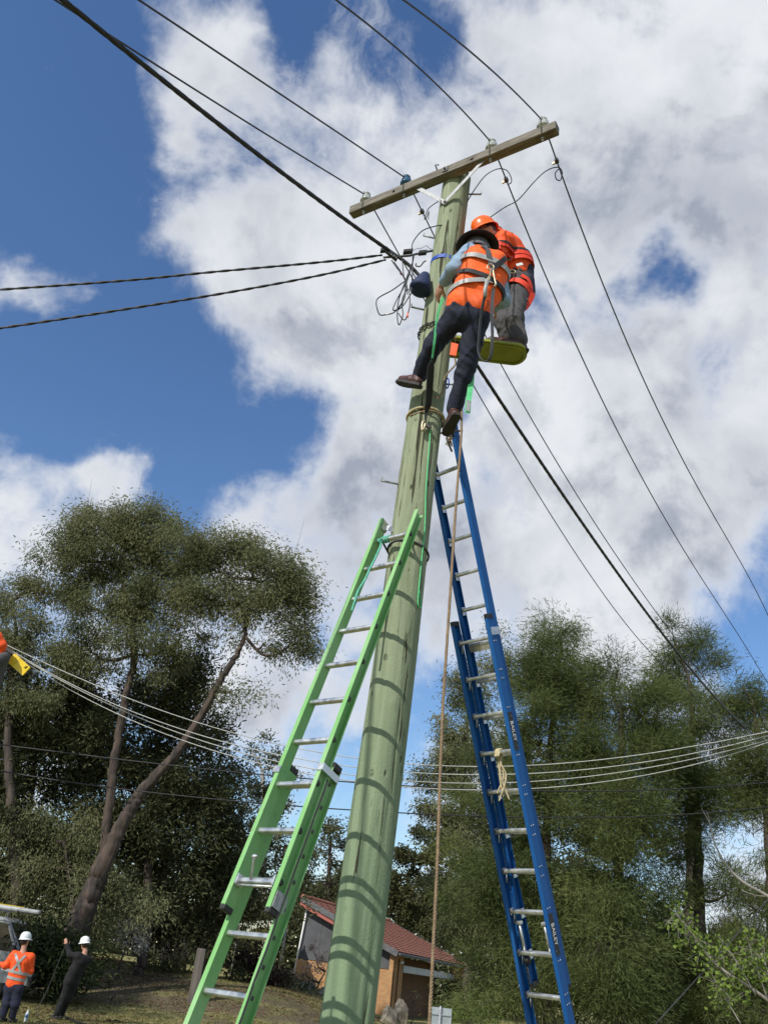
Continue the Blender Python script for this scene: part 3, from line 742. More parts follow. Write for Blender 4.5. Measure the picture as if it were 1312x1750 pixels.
for i in range(4):
    a = INS_TOP[i]+ARM_N*.034-V(0, 0, .005); b = INS_TOP[i]-ARM_N*.034-V(0, 0, .005)
    nr = wire_curve(a, NEAR[i], 2, -14, 60, 12.); fr = wire_curve(b, FAR[i], 3, 34, 70, 8.)
    WIRE.append((nr, fr))
    o = MB().tube(list(reversed(nr))+[INS_TOP[i]+V(0, 0, -.0)+ARM_DIR*.034]+fr, .0078, 6).build('overhead_wire', M_wire); tag(o, WLAB[i], 'wire', 'bare conductors on the crossarm')
    rr = [INS_TOP[i]+(ARM_DIR*math.cos(t)+ARM_N*math.sin(t))*.036-V(0, 0, .004+.002*t) for t in np.linspace(0, 2*PI*2.2, 40)]
    tl = rr+[rr[-1]+ARM_N*.02+V(0, 0, .03), rr[-1]+ARM_N*.05+V(0, 0, .02)]
    MB().tube(tl, .003, 5).build('tie_wire', M_galv, o)

def twisted(path, r, off, strands, pitch):
    """strands wound round a path"""
    L_ = [0.]
    for i in range(1, len(path)): L_.append(L_[-1]+np.linalg.norm(path[i]-path[i-1]))
    n = max(8, int(L_[-1]/pitch*8)); u = np.linspace(0, L_[-1], n); P = np.array(path)
    Q = np.stack([np.interp(u, L_, P[:, k]) for k in range(3)], 1); T = np.gradient(Q, axis=0); T /= np.linalg.norm(T, axis=1)[:, None]
    ref = V(0, 0, 1) if abs(T[:, 2]).mean() < .8 else V(1, 0, 0)
    A_ = np.cross(T, ref); A_ /= np.linalg.norm(A_, axis=1)[:, None]; B_ = np.cross(T, A_)
    out = []
    for k in range(strands):
        ph = u/pitch*2*PI+2*PI*k/strands
        out.append(list(Q+(A_*np.cos(ph)[:, None]+B_*np.sin(ph)[:, None])*off))
    return out
def rope(name, path, r, m, strands=3, pitch=.06, n=5, parent=None):
    mb = MB()
    for st in twisted(path, r*.55, r*.42, strands, pitch): mb.tube(st, r*.62, n)
    return mb.build(name, m, parent)

# thick bundled cable: in from the upper left, dead-ended beside the pole, out to the lower right
CLAMP = at(667, 430, 5.98)
bn_ = wire_curve(CLAMP, [(104, 0), (187, 61), (299, 152), (405, 235), (512, 320), (597, 381)], 2, -14, 60)
o = rope('bundled_cable', bn_, .0185, M_cable, 4, .55, 6); tag(o, 'thick black bundled cable coming in from the upper left to the pole', 'cable', 'thick bundled supply cables')
pc = pole_c(7.6)+ARM_DIR*.16
u_, z_ = plane_pts(pc, [(817, 628), (872, 712), (939, 813), (1024, 936), (1113, 1059), (1201, 1169), (1312, 1274)])
cf = np.polyfit(u_, z_, 3); us = np.linspace(.25, 30, 80)
pf = [V(pc[0]+WDIR[0]*u, pc[1]+WDIR[1]*u, np.polyval(cf, min(u, u_.max()))+max(0, u-u_.max())*np.polyval(np.polyder(cf), u_.max())*.8) for u in us]
st = pf[0]; pf = smooth_path([pole_c(st[2]+.05)+ARM_DIR*.10, (st+pole_c(st[2]+.03)+ARM_DIR*.1)/2, st], 4)[:-1]+pf
o = rope('bundled_cable', pf, .0185, M_cable, 4, .55, 6); tag(o, 'thick black bundled cable running from behind the workers to the lower right', 'cable', 'thick bundled supply cables')
# two twisted service cables to the left
for pix, lab in (([(-260, 512), (0, 495), (219, 479), (362, 465), (549, 448), (653, 436)], 'upper of two twisted black service cables running to the left edge'),
                 ([(-260, 598), (0, 561), (198, 531), (395, 499), (549, 470), (659, 444)], 'lower of two twisted black service cables running to the left edge')):
    p = smooth_path([at(x, y, 6.0) for x, y in pix], 10)
    o = rope('service_cable', p, .0125, M_cable, 2, .28, 6); tag(o, lab, 'cable', 'twisted service cables')

# clamps, boxes and loose tails beside the pole
def c8(x, y, Y): return at(630+x*.12957, 380+y*.12957, Y)
clampy = empty('cable_dead_end', CLAMP, 'black clamp and connector cluster where the cables meet left of the pole', 'cable clamp')
def wbox(name, px, py, Y, dx, hx, hy, hz, m, par):
    c = at(px, py, Y); a = unit(dx); MB().box(c, a, np.cross(V(0, 0, 1), a), V(0, 0, 1), hx, hy, hz, .004).build(name, m, par)
wd = unit(at(735, 432, 6.02)-at(650, 440, 5.98))
wbox('clamp_body', 668, 434, 5.97, unit(at(700, 455, 6)-at(640, 405, 5.9)), .075, .022, .026, M_black, clampy)
wbox('clamp_body', 655, 428, 5.97, wd, .03, .02, .02, M_black, clampy)
wbox('connector_box', 697, 430, 6.0, wd, .048, .022, .020, M_black, clampy)
wbox('connector_box', 722, 432, 6.05, wd, .042, .022, .020, M_black, clampy)
MB().tube([at(655, 440, 5.97), at(700, 437, 6.0), at(720, 432, 6.05), at(742, 428, 6.10)], .011, 8).build('strain_bar', M_steel, clampy)
MB().tube(smooth_path([at(704, 429, 6.0), at(712, 425, 6.02), at(720, 424, 6.02), at(728, 420, 6.03), at(733, 424, 6.05), at(738, 426, 6.08)], 5), .003, 5).build('tie_wire', M_galv, clampy)
for i in range(5): MB().lathe(at(660+i*4.2, 431+i*2.6, 5.945), V(0, -1, .3), [(.007, 0), (.007, .012)], 6).build('clamp_bolt', M_galv, clampy)
MB().tube(smooth_path([CLAMP, at(690, 446, 6.0), at(708, 462, 6.02), at(722, 478, 6.03)], 8), .017, 8).build('cable_end', M_cable, clampy)
loops = [[(330, 520), (420, 650), (480, 760), (440, 800), (300, 900), (150, 980), (100, 1040), (110, 1140), (150, 1220), (240, 1215), (330, 1190), (400, 1110), (470, 1000), (500, 800), (560, 620)],
         [(560, 560), (500, 750), (450, 880), (380, 1000), (320, 1140), (350, 1160), (420, 1100), (460, 960), (520, 880), (540, 1000), (535, 1130), (490, 1270), (450, 1280), (390, 1200)],
         [(440, 480), (460, 700), (480, 800), (470, 960), (440, 1100), (450, 1220), (410, 1340), (385, 1330), (375, 1180), (400, 1000), (480, 780), (580, 520)],
         [(580, 420), (565, 880), (530, 980), (450, 1100), (380, 1160)], [(300, 500), (370, 600), (440, 690), (500, 830), (510, 950)], [(600, 420), (570, 620), (610, 720), (650, 800)]]
llab = ['widest loose black cable tail bulging out to the left beside the pole', 'loose black cable tail ending in an upturned end beside the pole', 'longest loose black cable tail hanging lowest left of the pole',
        'straight loose black cable tail hanging down left of the blue bag', 'short loose black cable tail hanging straight below the cable clamp', 'short loose black cable tail running to the blue bag']
for k, (lp, lb) in enumerate(zip(loops, llab)):
    p = smooth_path([c8(x, y, 5.94+.012*math.sin(k*2+j*.8)+.008*k) for j, (x, y) in enumerate(lp)], 6)
    o = MB().tube(p, .0055, 6).build('cable_tail', M_cable); tag(o, lb, 'cable', 'loose cable tails')
    if k == 0: MB().tube([c8(225, 1216, 5.94), c8(265, 1210, 5.94)], .009, 6).build('tape_marker', M_white, o)
    if k == 1: MB().tube([c8(512, 1200, 5.93), c8(514, 1255, 5.93)], .007, 6).build('tape_marker', M_otag, o)
    if k == 4: MB().tube([c8(415, 665, 5.985), c8(432, 690, 5.985)], .009, 6).build('tape_marker', M_otag, o)
# jumper wires with clamps
def c1(x, y, Y): return at(560+x*.33537, 160+y*.33537, Y)
J2Y = float(WIRE[3][1][6][1])
def onwire(i, px, py):
    best = min(WIRE[i][1], key=lambda p: np.linalg.norm(np.array(proj_px(p))-V(px, py))); return best
def proj_px(P):
    d = np.asarray(P)-EYE; z = d@_fw; return 656+F_PX*(d@CR)/z, 875-F_PX*(d@CU)/z
cl3 = onwire(2, 870, 307); cl4 = onwire(3, 953, 295); cl2 = onwire(1, 731, 374)
jump = [(cl3, [(705, 560, 6.1), (740, 500, 6.08), (800, 420, 6.06), (860, 385, cl3[1]), (905, 388, cl3[1]), (928, 415, cl3[1]), (935, 450, cl3[1]), (920, 462, cl3[1])], 'curved jumper wire from the pole to the conductor clamp right of the pole top'),
        (cl4, [(812, 640, 6.0), (900, 580, 5.95), (970, 540, 5.9), (1050, 450, cl4[1]), (1110, 395, cl4[1]), (1165, 375, cl4[1]), (1192, 395, cl4[1]-.01), (1185, 440, cl4[1]-.01), (1163, 435, cl4[1]-.01), (1158, 405, cl4[1]-.01), (1175, 385, cl4[1]-.01)], 'long jumper wire from the outer conductor down to the orange helmet'),
        (cl2, [(575, 545, 6.0), (545, 560, cl2[1]), (510, 590, cl2[1]), (492, 640, cl2[1]), (505, 625, cl2[1]), (514, 600, cl2[1]), (512, 640, cl2[1])], 'small hooked jumper wire left of the pole under the crossarm brace'),
        (None, [(600, 668, 6.02), (545, 676, 6.0), (480, 700, 6.0), (435, 755, 6.0), (428, 795, 6.0)], 'jumper wire arching left of the pole above the connector boxes')]
for cl, pp, lb in jump:
    o = MB().tube(smooth_path([c1(*q) for q in pp], 6), .0055, 6).build('jumper_wire', M_cable); tag(o, lb, 'wire', 'jumper wires')
    if cl is not None:
        MB().box(cl, WDIR, ARM_DIR, V(0, 0, 1), .024, .018, .022, .004).build('line_clamp', M_steel, o)
        MB().tube([cl+ARM_DIR*.02, cl-ARM_DIR*.045], .006, 6).build('clamp_bolt', M_galv, o)
        MB().box(cl-ARM_DIR*.03-V(0, 0, .02), WDIR, ARM_DIR, V(0, 0, 1), .008, .014, .014).build('clamp_bolt', M_brass, o)
# blue strap, blue bag, chain
bz = zat(752, 437); p, nr = hug(bz, -PI, PI*.97, 60, .005, tilt=-.02)
o = MB().ribbon(p, nr, .045, .004, closed=True).build('pole_strap', M_webblue); tag(o, 'bright blue webbing strap wrapped round the pole above the workers', 'strap')
q = pole_c(bz)+V(-.20, -.06, -.01); MB().tube(smooth_path([q, q+V(-.02, -.02, -.04), q+V(-.05, -.02, -.10), q+V(-.09, 0, -.08), q+V(-.09, 0, -.05)], 6), .007, 6).build('hook', M_steel, o)
ba, bb = at(727, 470, 6.0), at(709, 514, 5.98); ax = unit(bb-ba)
o = MB().lathe(ba, ax, [(.012, -.005), (.045, 0), (.062, .05), (.085, .12), (.105, .19), (.098, .215), (.06, .226), (.015, .229)], 24).build('canvas_bag', M_bluebag); tag(o, 'dark blue canvas bag hanging at the left of the pole under the cables', 'bag')
chain = empty('chain', pole_c(zat(738, 556)), 'rusty steel chain looped round the pole beside the worker', 'chain')
cz = zat(738, 556); p, nr = hug(cz, -PI*.75, PI*.75, 30, .016, ca=.02)
for i in range(30):
    c = (p[i]+p[i+1])/2; tn = unit(p[i+1]-p[i]); s_ = nr[i] if i % 2 else np.cross(tn, nr[i])
    ring = [c+tn*.024*math.cos(t)+s_*.012*math.sin(t)+V(0, 0, .008*math.sin(i*2.1)) for t in np.linspace(0, 2*PI, 11)[:-1]]
    MB().tube(ring, .005, 5, closed=True).build('chain_link', M_steel, chain)

# ------------------------------------------------------------------ people
def hand(s, wr, d, nrm, side, curl=.5, k=1.0):
    d = unit(d); n = unit(nrm-d*np.dot(nrm, d)); a = np.cross(d, n)*side
    s.ell(wr+d*.050*k, d, a, n, .058*k, .042*k, .019*k)
    for i, ln in enumerate((.070, .080, .076, .060)):
        b = wr+d*.088*k+a*(.031-.0205*i)*k
        e1 = unit(d*math.cos(curl*.5)+n*math.sin(curl*.5)); e2 = unit(d*math.cos(curl*1.3)+n*math.sin(curl*1.3)); e3 = unit(d*math.cos(curl*2.0)+n*math.sin(curl*2.0))
        q1 = b+e1*ln*.46*k; q2 = q1+e2*ln*.32*k; q3 = q2+e3*ln*.24*k
        s.chain([b, q1, q2, q3], [.0095*k, .0088*k, .0082*k, .0068*k])
    b = wr+d*.022*k+a*.030*k; q1 = b+unit(d*.6+a*.75+n*.35)*.045*k; q2 = q1+unit(d*.9+a*.25+n*.4)*.034*k
    s.chain([b, q1, q2], [.015*k, .011*k, .008*k])
def head(s, c, up, fw, k=1.0):
    up = unit(up); fw = unit(fw-up*np.dot(fw, up)); rt = np.cross(fw, up)
    s.ell(c+up*.015, rt, fw, up, .074*k, .094*k, .108*k); s.ell(c+fw*.022-up*.052, rt, fw, up, .055*k, .070*k, .062*k)
    s.cap(c+fw*.088+up*.018, c+fw*.108-up*.022, .008*k, .013*k)
    s.cap(c+fw*.080+up*.036-rt*.035, c+fw*.080+up*.036+rt*.035, .012*k)
    s.cap(c+fw*.082-up*.052-rt*.018, c+fw*.082-up*.052+rt*.018, .009*k)
    for q in (-1, 1): s.ell(c+rt*q*.076-up*.005-fw*.005, rt, fw, up, .012, .020, .033)
    return rt, fw, up
def face_bits(c, up, fw, root, k=1.):
    up = unit(up); fw = unit(fw-up*np.dot(fw, up)); rt = np.cross(fw, up)
    for q in (-1, 1): MB().lathe(c+fw*.082*k+up*.018+rt*q*.031, fw, [(.012, -.006), (.010, .004), (.004, .008)], 8).build('eye', M_white, root)
def helmet(c, up, fw, m, root, peak=.055):
    up = unit(up); fw = unit(fw-up*np.dot(fw, up)); rt = np.cross(fw, up); mb = MB(); n = 32; vs = []; fs = []
    prof = [(1.0, 0), (1.0, .03), (.97, .06), (.88, .095), (.70, .125), (.42, .145), (.15, .152)]
    for r, h in prof:
        for i in range(n):
            a = 2*PI*i/n; rid = .006*max(0, 1-abs(math.sin(a))*4) if h > .03 else 0
            vs.append(c+rt*math.sin(a)*.112*r+fw*math.cos(a)*.135*r+up*(h+rid*r))
    for k in range(len(prof)-1):
        for i in range(n): fs.append((k*n+i, k*n+(i+1) % n, (k+1)*n+(i+1) % n, (k+1)*n+i))
    fs.append(tuple(range((len(prof)-1)*n, len(prof)*n)))
    mb.add(vs, fs, True)
    h_ = mb.build('helmet', m, root)
    vs = []; fs = []
    for rr, z in ((.93, .012), (1.0, .016), (None, -.010), (None, -.016), (.98, .0), (.93, .004)):
        for i in range(n):
            a = 2*PI*i/n; e = .014+peak*max(0, math.cos(a))**3
            if rr is None: vs.append(c+rt*math.sin(a)*(.112+e)+fw*math.cos(a)*(.135+e)+up*z)
            else: vs.append(c+rt*math.sin(a)*.112*rr+fw*math.cos(a)*.135*rr+up*z)
    for k in range(6):
        for i in range(n): fs.append((k*n+i, k*n+(i+1) % n, ((k+1) % 6)*n+(i+1) % n, ((k+1) % 6)*n+i))
    MB().add(vs, fs, True).build('brim', m, h_)
    return h_
def boot(ank, toe, sole_dn, root, m=M_boot, k=1.):
    dn = unit(sole_dn); d = toe-ank; f = unit(d-dn*np.dot(d, dn)); rt = np.cross(f, dn); b = ank+dn*.07*k
    s = Sdf(.02, .0); s.cap(ank-dn*.05*k, ank+dn*.03*k, .052*k, .050*k).cap(b-f*.03*k, b+f*.05*k, .042*k, .046*k).cap(b+f*.05*k, b+f*.16*k+dn*.004, .046*k, .036*k)
    o = s.mesh('boot', m, root, .010)
    ring = [(-.085, .028), (-.06, .040), (.02, .042), (.09, .050), (.15, .046), (.19, .030), (.20, 0)]
    pl = [b+f*x*k+rt*y*k+dn*.026*k for x, y in ring]+[b+f*x*k-rt*y*k+dn*.026*k for x, y in reversed(ring[:-1])]
    MB().prism(pl, dn*.024*k).build('sole', M_sole, o)
    return o
def band(sdf, c, ax, n=36, off=.006, w=.05, a0=0., a1=2*PI, tilt=None, th=.004):
    """points where rays from an axis point leave a garment"""
    ax = unit(ax); a = np.cross(ax, V(0, 1, 0)); a = unit(a); b = np.cross(ax, a); P, NN = [], []
    m = n if abs(a1-a0) > 6.2 else n+1
    for i in range(m):
        t = a0+(a1-a0)*i/n; d = a*math.cos(t)+b*math.sin(t)
        if tilt is not None: d = unit(d+ax*float(d@tilt))
        lo, hi = 0., .6
        for _ in range(22):
            md = (lo+hi)/2
            if sdf.ev(c+d*md) < off: lo = md
            else: hi = md
        P.append(c+d*lo); NN.append(d)
    return P, NN
def strap_on(sdf, pix, Y, off=.007, n=6):
    p = smooth_path([at(x, y, Y) for x, y in pix], n); q = [sdf.snap(v, off) for v in p]; return q, [sdf.grad(v) for v in q]

# ---- worker on the near side, seen from behind
J = {k: at(*v) for k, v in dict(ankA=(776, 702, 5.78), kneeA=(797, 625, 5.58), hipA=(815, 545, 5.40), hipB=(782, 538, 5.42), kneeB=(740, 590, 5.62), ankB=(716, 640, 5.84), toeB=(688, 664, 5.93),
     pelvis=(801, 526, 5.40), waist=(811, 495, 5.36), chest=(825, 455, 5.36), neck=(823, 432, 5.42), head=(819, 428, 5.52), shL=(801, 432, 5.36), elL=(775, 460, 5.36), wrL=(754, 488, 5.58),
     shR=(846, 448, 5.37), elR=(858, 510, 5.46), wrR=(845, 525, 5.72), hatc=(815, 424, 5.50)).items()}
w1 = empty('person', J['pelvis'], 'worker in orange vest and dark brimmed hat, seen from behind strapped to the pole', 'person')
UPV = V(0, 0, 1)
s = Sdf(.009)
s.chain([J['pelvis'], J['waist'], J['chest'], J['neck']], [.11, .11, .12, .055]).cap(J['shL'], J['shR'], .06)
s.chain([J['shL'], J['elL'], J['wrL']], [.048, .038, .027]).chain([J['shR'], J['elR'], J['wrR']], [.048, .038, .027])
s.chain([J['hipA'], J['kneeA'], J['ankA']], [.078, .055, .038]).chain([J['hipB'], J['kneeB'], J['ankB']], [.078, .055, .038])
s.cap(J['neck'], J['head'], .055); head(s, J['head']+V(0, 0, .02), UPV+V(0, .25, 0), V(-.35, 1, -.2))
hand(s, J['wrL'], at(743, 516, 5.74)-J['wrL'], V(.5, .8, .1), 1, .5, 1.12)
hand(s, J['wrR'], V(-.3, .8, .1), V(-.5, -.2, -.8), -1, .8)
s.mesh('body', M_skin, w1, .009)
tr = Sdf(.035, .011, 1)
tr.chain([J['hipA'], J['kneeA'], J['ankA']+V(0, 0, .02)], [.105, .082, .068]).chain([J['hipB'], J['kneeB'], J['ankB']], [.105, .080, .066])
tr.cap(J['hipA']+V(0, .0, .02), J['hipB']+V(0, 0, .02), .118).cap((J['hipA']+J['hipB'])/2, J['waist']-V(0, 0, .11), .125, .105)
tr.mesh('trousers', M_navy, w1, .009)
sh = Sdf(.022, .0075, 2)
sh.chain([J['shL'], J['elL'], J['wrL']-unit(J['wrL']-J['elL'])*.06], [.082, .068, .050]).chain([J['shR'], J['elR'], J['wrR']-unit(J['wrR']-J['elR'])*.02], [.075, .066, .046]).cap(J['shL'], J['shR'], .062)
sh.cap(J['shR']+V(.01, .03, -.05), at(856, 512, 5.44), .07, .085).cap(J['neck']-V(0, 0, .02), J['neck']+V(0, .02, .05), .066, .062)
sh.mesh('shirt', M_chambray, w1, .008)
ve = Sdf(.05, .0085, 3); lat = unit(J['shR']-J['shL'])
for q in (-.045, .06):
    ve.chain([J['pelvis']+V(0, -.01, .02)+lat*q*1.15, J['waist']+lat*q, J['chest']+lat*q*1.1, (J['shL']+J['shR'])/2+lat*q*1.2], [.138, .130, .132, .085])
ve.cap(J['shL']+lat*.075, J['shR']-lat*.01, .082).cap(J['shR']+lat*.01, J['waist']+lat*.14, .085, .10).cap(J['chest']-lat*.10, J['chest']+lat*.12-V(0, 0, .08), .10, .10)
ve.cap(J['hipA']+V(-.02, -.01, .085), J['hipB']+V(.03, -.01, .085), .13)
ve.mesh('vest', M_orange, w1, .009)
P, NN = band(ve, J['chest']-V(0, 0, .05), UPV+V(.22, 0, 0), 48, .013); MB().ribbon(P, NN, .052, .004, True).build('reflective_band', M_tape, w1)
P, NN = band(ve, J['waist']-V(0, 0, .035), UPV+V(-.15, 0, 0), 48, .014); MB().ribbon(P, NN, .045, .004, True).build('reflective_band', M_tape, w1)
P, NN = band(ve, J['waist']+V(0, 0, .035), UPV+V(.30, 0, 0), 48, .018); MB().ribbon(P, NN, .046, .006, True).build('harness_belt', M_webblack, w1)
q, nn = strap_on(ve, [(822, 420), (828, 432), (835, 448), (838, 462)], 5.26, .014); MB().ribbon(q, nn, .045, .005).build('harness_strap', M_webgrey, w1)
q, nn = strap_on(ve, [(866, 440), (856, 447), (847, 456), (838, 464)], 5.26, .016); MB().ribbon(q, nn, .045, .005).build('harness_strap', M_webblack, w1)
rc = ve.snap(at(835, 464, 5.24), .03); MB().tube([rc+V(math.cos(t)*.028, -.01, math.sin(t)*.036) for t in np.linspace(0, 2*PI, 17)[:-1]], .006, 6, closed=True).build('d_ring', M_brass, w1)
hk = ve.snap(at(832, 480, 5.22), .035); MB().tube(smooth_path([rc+V(0, -.02, -.02), hk+V(.008, -.02, .02), hk+V(-.012, -.02, -.03), hk+V(-.016, -.02, -.07), hk+V(.004, -.02, -.03), rc+V(.01, -.02, -.02)], 5), .0065, 6).build('snap_hook', M_brass, w1)
ln0 = ve.snap(at(829, 494, 5.2), .03); MB().tube([hk+V(-.012, -.02, -.04), ln0+V(0, -.02, -.02), ln0+V(.004, -.015, -.09)], .018, 8).build('lanyard_pack', M_tape, w1)
h2 = ve.snap(at(843, 484, 5.22), .03); MB().tube(smooth_path([rc+V(.02, -.01, -.02), h2+V(0, -.015, .02), h2+V(.012, -.015, -.03), h2+V(0, -.015, -.06)], 5), .010, 6).build('snap_hook', M_brass, w1)
lp = [(830, 504, 5.20), (826, 515, 5.22), (821, 545, 5.28), (818, 580, 5.32), (817, 600, 5.34), (822, 613, 5.33), (830, 617, 5.30), (837, 612, 5.27), (840, 596, 5.25), (841, 570, 5.24), (840, 540, 5.22), (841, 510, 5.22), (843, 492, 5.21)]
P = smooth_path([at(*q) for q in lp], 5); MB().ribbon(P, [V(.5+.5*math.sin(i*.07), -1, .1) for i in range(len(P))], .028, .004).build('lanyard_loop', M_webgrey, w1)
boot(J['ankA'], J['ankA']+V(-.04, .16, -.06), V(.0, -.15, -1), w1); boot(J['ankB'], J['toeB'], V(-.35, .25, -.9), w1)
# brimmed hat over the helmet, with a neck flap
hc = J['hatc']+V(0, 0, .03); hu = unit(V(-.05, .10, 1)); mb = MB()
mb.lathe(hc, hu, [(.06, .012), (.115, .012), (.162, -.002), (.190, -.014), (.194, -.020), (.188, -.024), (.158, -.012), (.12, .0), (.118, .02), (.116, .06), (.10, .10), (.06, .13), (.02, .14)], 40)
ht = mb.build('hat', M_hat, w1)
fl = []; fn = []
for i in range(13):
    a = -1.5+3.0*i/12; fl.append(hc+V(math.sin(a)*.118, -math.cos(a)*.118, -.045)); fn.append(V(math.sin(a), -math.cos(a), .3))
MB().ribbon(fl, fn, .12, .006).build('neck_flap', M_flap, ht)
MB().tube(smooth_path([J['wrL']+V(0, -.05, .01), J['wrL']+V(0, -.06, 0), J['wrL']+V(0, -.05, -.01)], 3), .004, 4)
# positioning strap from the hip hook down to the pole
hipk = at(770, 499, 5.55)
o = MB().tube(smooth_path([at(781, 494, 5.42), at(772, 499, 5.5), at(764, 505, 5.58), at(757, 510, 5.66)], 4), .009, 6).build('snap_hook', M_brass, w1)
ps = empty('positioning_strap', at(740, 605, 5.80), 'green webbing strap with a black sleeve running from the hip to the rope ring', 'strap')
P = smooth_path([at(757, 509, 5.58), at(752, 522, 5.50), at(746, 548, 5.48), at(742, 585, 5.50), at(738, 618, 5.58)], 6); MB().ribbon(P, [V(.45, -1, .2)], [.026-.008*i/len(P) for i in range(len(P))], .004).build('webbing', M_webgreen, ps)
P = smooth_path([at(739, 612, 5.565), at(736, 630, 5.62), at(734.5, 650, 5.69), at(733, 672, 5.78), at(731.5, 690, 5.86), at(728, 705, 5.92), at(727, 722, 5.935)], 6)
ww = np.interp(np.linspace(0, 1, len(P)), [0, .15, .5, .72, .8, .9, 1], [.02, .058, .062, .05, .03, .018, .012]); MB().ribbon(P, [V(.2, -1, .2)], list(ww), .014).build('sleeve', M_webblack, ps)
hz = at(724, 728, 5.935); MB().tube(smooth_path([hz+V(.008, -.01, .04), hz+V(-.012, -.015, .03), hz+V(-.016, -.015, -.02), hz+V(-.010, -.015, -.06), hz+V(.006, -.012, -.02), hz+V(.010, -.01, .02)], 5), .010, 6).build('snap_hook', M_brass, ps)
MB().box(hz+V(.035, -.005, -.002), V(1, 0, -.5), V(0, 1, 0), V(.5, 0, 1), .03, .012, .014, .004).build('hook_gate', M_steel, ps)
rz = zat(728, 706)+.03; p, nr = hug(rz, -PI, PI*.97, 48, .012, ca=.015)
P = p+[p[0]]; o = rope('pole_rope', P, .012, M_sisal, 3, .045); tag(o, 'pale rope ring tied round the pole below the dark sleeve', 'rope')
# green cord down the pole face
gp = [(734, 728), (735, 735), (733, 765), (731, 790), (727.5, 843), (726, 897), (721, 951), (716, 1001), (714, 1030), (717, 1038), (719.5, 1034), (716, 1010)]
def onpole(px, py, off=.012):
    lo, hi = 5.0, 6.12
    for _ in range(30):
        m_ = (lo+hi)/2; P_ = at(px, py, m_); c_ = pole_c(P_[2])
        if np.hypot(*(P_[:2]-c_[:2])) > pole_r(P_[2])+off: lo = m_
        else: hi = m_
    return at(px, py, lo)
o = MB().tube(smooth_path([onpole(x, y) for x, y in gp], 6), .0055, 6).build('green_cord', M_webgreen); tag(o, 'thin bright green cord hanging down the face of the pole', 'cord')
# things clipped between the worker's legs
o = MB().prism([at(771, 585, 5.93), at(783, 588, 5.93), at(779, 608, 5.93), at(768, 606, 5.93)], V(0, .012, 0)).build('hanging_tag', M_otag); tag(o, 'small orange tag hanging between the legs of the vested worker', 'tag')
MB().tube([at(777, 586, 5.94), at(779, 572, 5.96)], .005, 5).build('tag_cord', M_rope, o)
kp = smooth_path([at(776, 606, 5.95), at(778, 622, 5.95), at(770, 632, 5.93), at(760, 645, 5.90), at(756, 668, 5.90), at(748, 680, 5.90), at(742, 676, 5.93)], 6)
o = rope('prusik_rope', kp, .008, M_rope, 3, .03); tag(o, 'short tan rope tail curling beside the right side of the pole', 'rope')
cb = at(764, 655, 5.92); ringp = [cb+V(.014*math.cos(t), 0, .055*math.sin(t)) for t in np.linspace(0, 2*PI, 17)[:-1]]
o = MB().tube(ringp, .0065, 6, closed=True).build('carabiner', M_webblue); tag(o, 'blue carabiner beside the pole behind the worker\'s leg', 'carabiner')
gs = empty('tool_lanyard', at(800, 660, 5.62), 'bright green webbing tail with a white label hanging behind the worker\'s leg', 'strap')
P = smooth_path([at(806, 628, 5.62), at(805, 650, 5.62), at(802, 672, 5.62), at(799.5, 690, 5.62), at(798.5, 706, 5.62)], 5); MB().ribbon(P, [V(.1, -1, 0)], .046, .004).build('webbing', M_webgreen, gs)
MB().ribbon([at(800.5, 684, 5.612), at(798.8, 703, 5.612)], [V(.1, -1, 0)], .032, .003).build('label', M_tape, gs)

# ---- worker behind, on the platform, bent towards the pole
J2 = {k: at(*v) for k, v in dict(ank=(888, 582, 6.14), ank2=(866, 578, 6.26), knee=(878, 545, 6.10), knee2=(858, 548, 6.22), hip=(889, 485, 6.16), hip2=(872, 480, 6.30), pelvis=(881, 480, 6.22), waist=(881, 458, 6.20), chest=(866, 425, 6.16),
      neck=(851, 408, 6.12), head=(832, 399, 6.08), sh=(862, 412, 6.02), sh2=(846, 402, 6.28), el=(836, 455, 5.96), el2=(820, 430, 6.3), wr=(806, 448, 6.02), wr2=(798, 430, 6.2)).items()}
w2 = empty('person', J2['pelvis'], 'worker in orange shirt and orange helmet standing on the lime platform', 'person')
s = Sdf(.009); s.chain([J2['pelvis'], J2['waist'], J2['chest'], J2['neck']], [.11, .11, .12, .055]).cap(J2['sh'], J2['sh2'], .06)
s.chain([J2['sh'], J2['el'], J2['wr']], [.048, .038, .027]).chain([J2['sh2'], J2['el2'], J2['wr2']], [.048, .038, .027])
s.chain([J2['hip'], J2['knee'], J2['ank']], [.078, .055, .038]).chain([J2['hip2'], J2['knee2'], J2['ank2']], [.078, .055, .038])
hu2 = unit(V(-.55, -.12, .83)); hf2 = unit(V(-.78, -.22, -.55))
s.cap(J2['neck'], J2['head'], .056); head(s, J2['head'], hu2, hf2)
hand(s, J2['wr'], V(-.9, .1, -.2), V(0, .3, -1), 1, .7); hand(s, J2['wr2'], V(-.9, -.2, -.2), V(0, -.3, -1), -1, .7)
s.mesh('body', M_skin, w2, .010)
hr = Sdf(.02, .003, 9); hr.ell(J2['head']-hf2*.022+hu2*.03, np.cross(hf2, hu2), hf2, hu2, .080, .088, .092); hr.mesh('hair', M_hair, w2, .009)
face_bits(J2['head'], hu2, hf2, w2)
rt2 = np.cross(hf2, hu2); MB().tube(smooth_path([J2['head']-rt2*s_*.082+hf2*t_+hu2*.022 for s_, t_ in ((1, .0), (1.0, .05), (.75, .10), (0, .118), (-.75, .10), (-1, .05), (-1, 0))], 4), .005, 5).build('glasses', M_glass, w2)
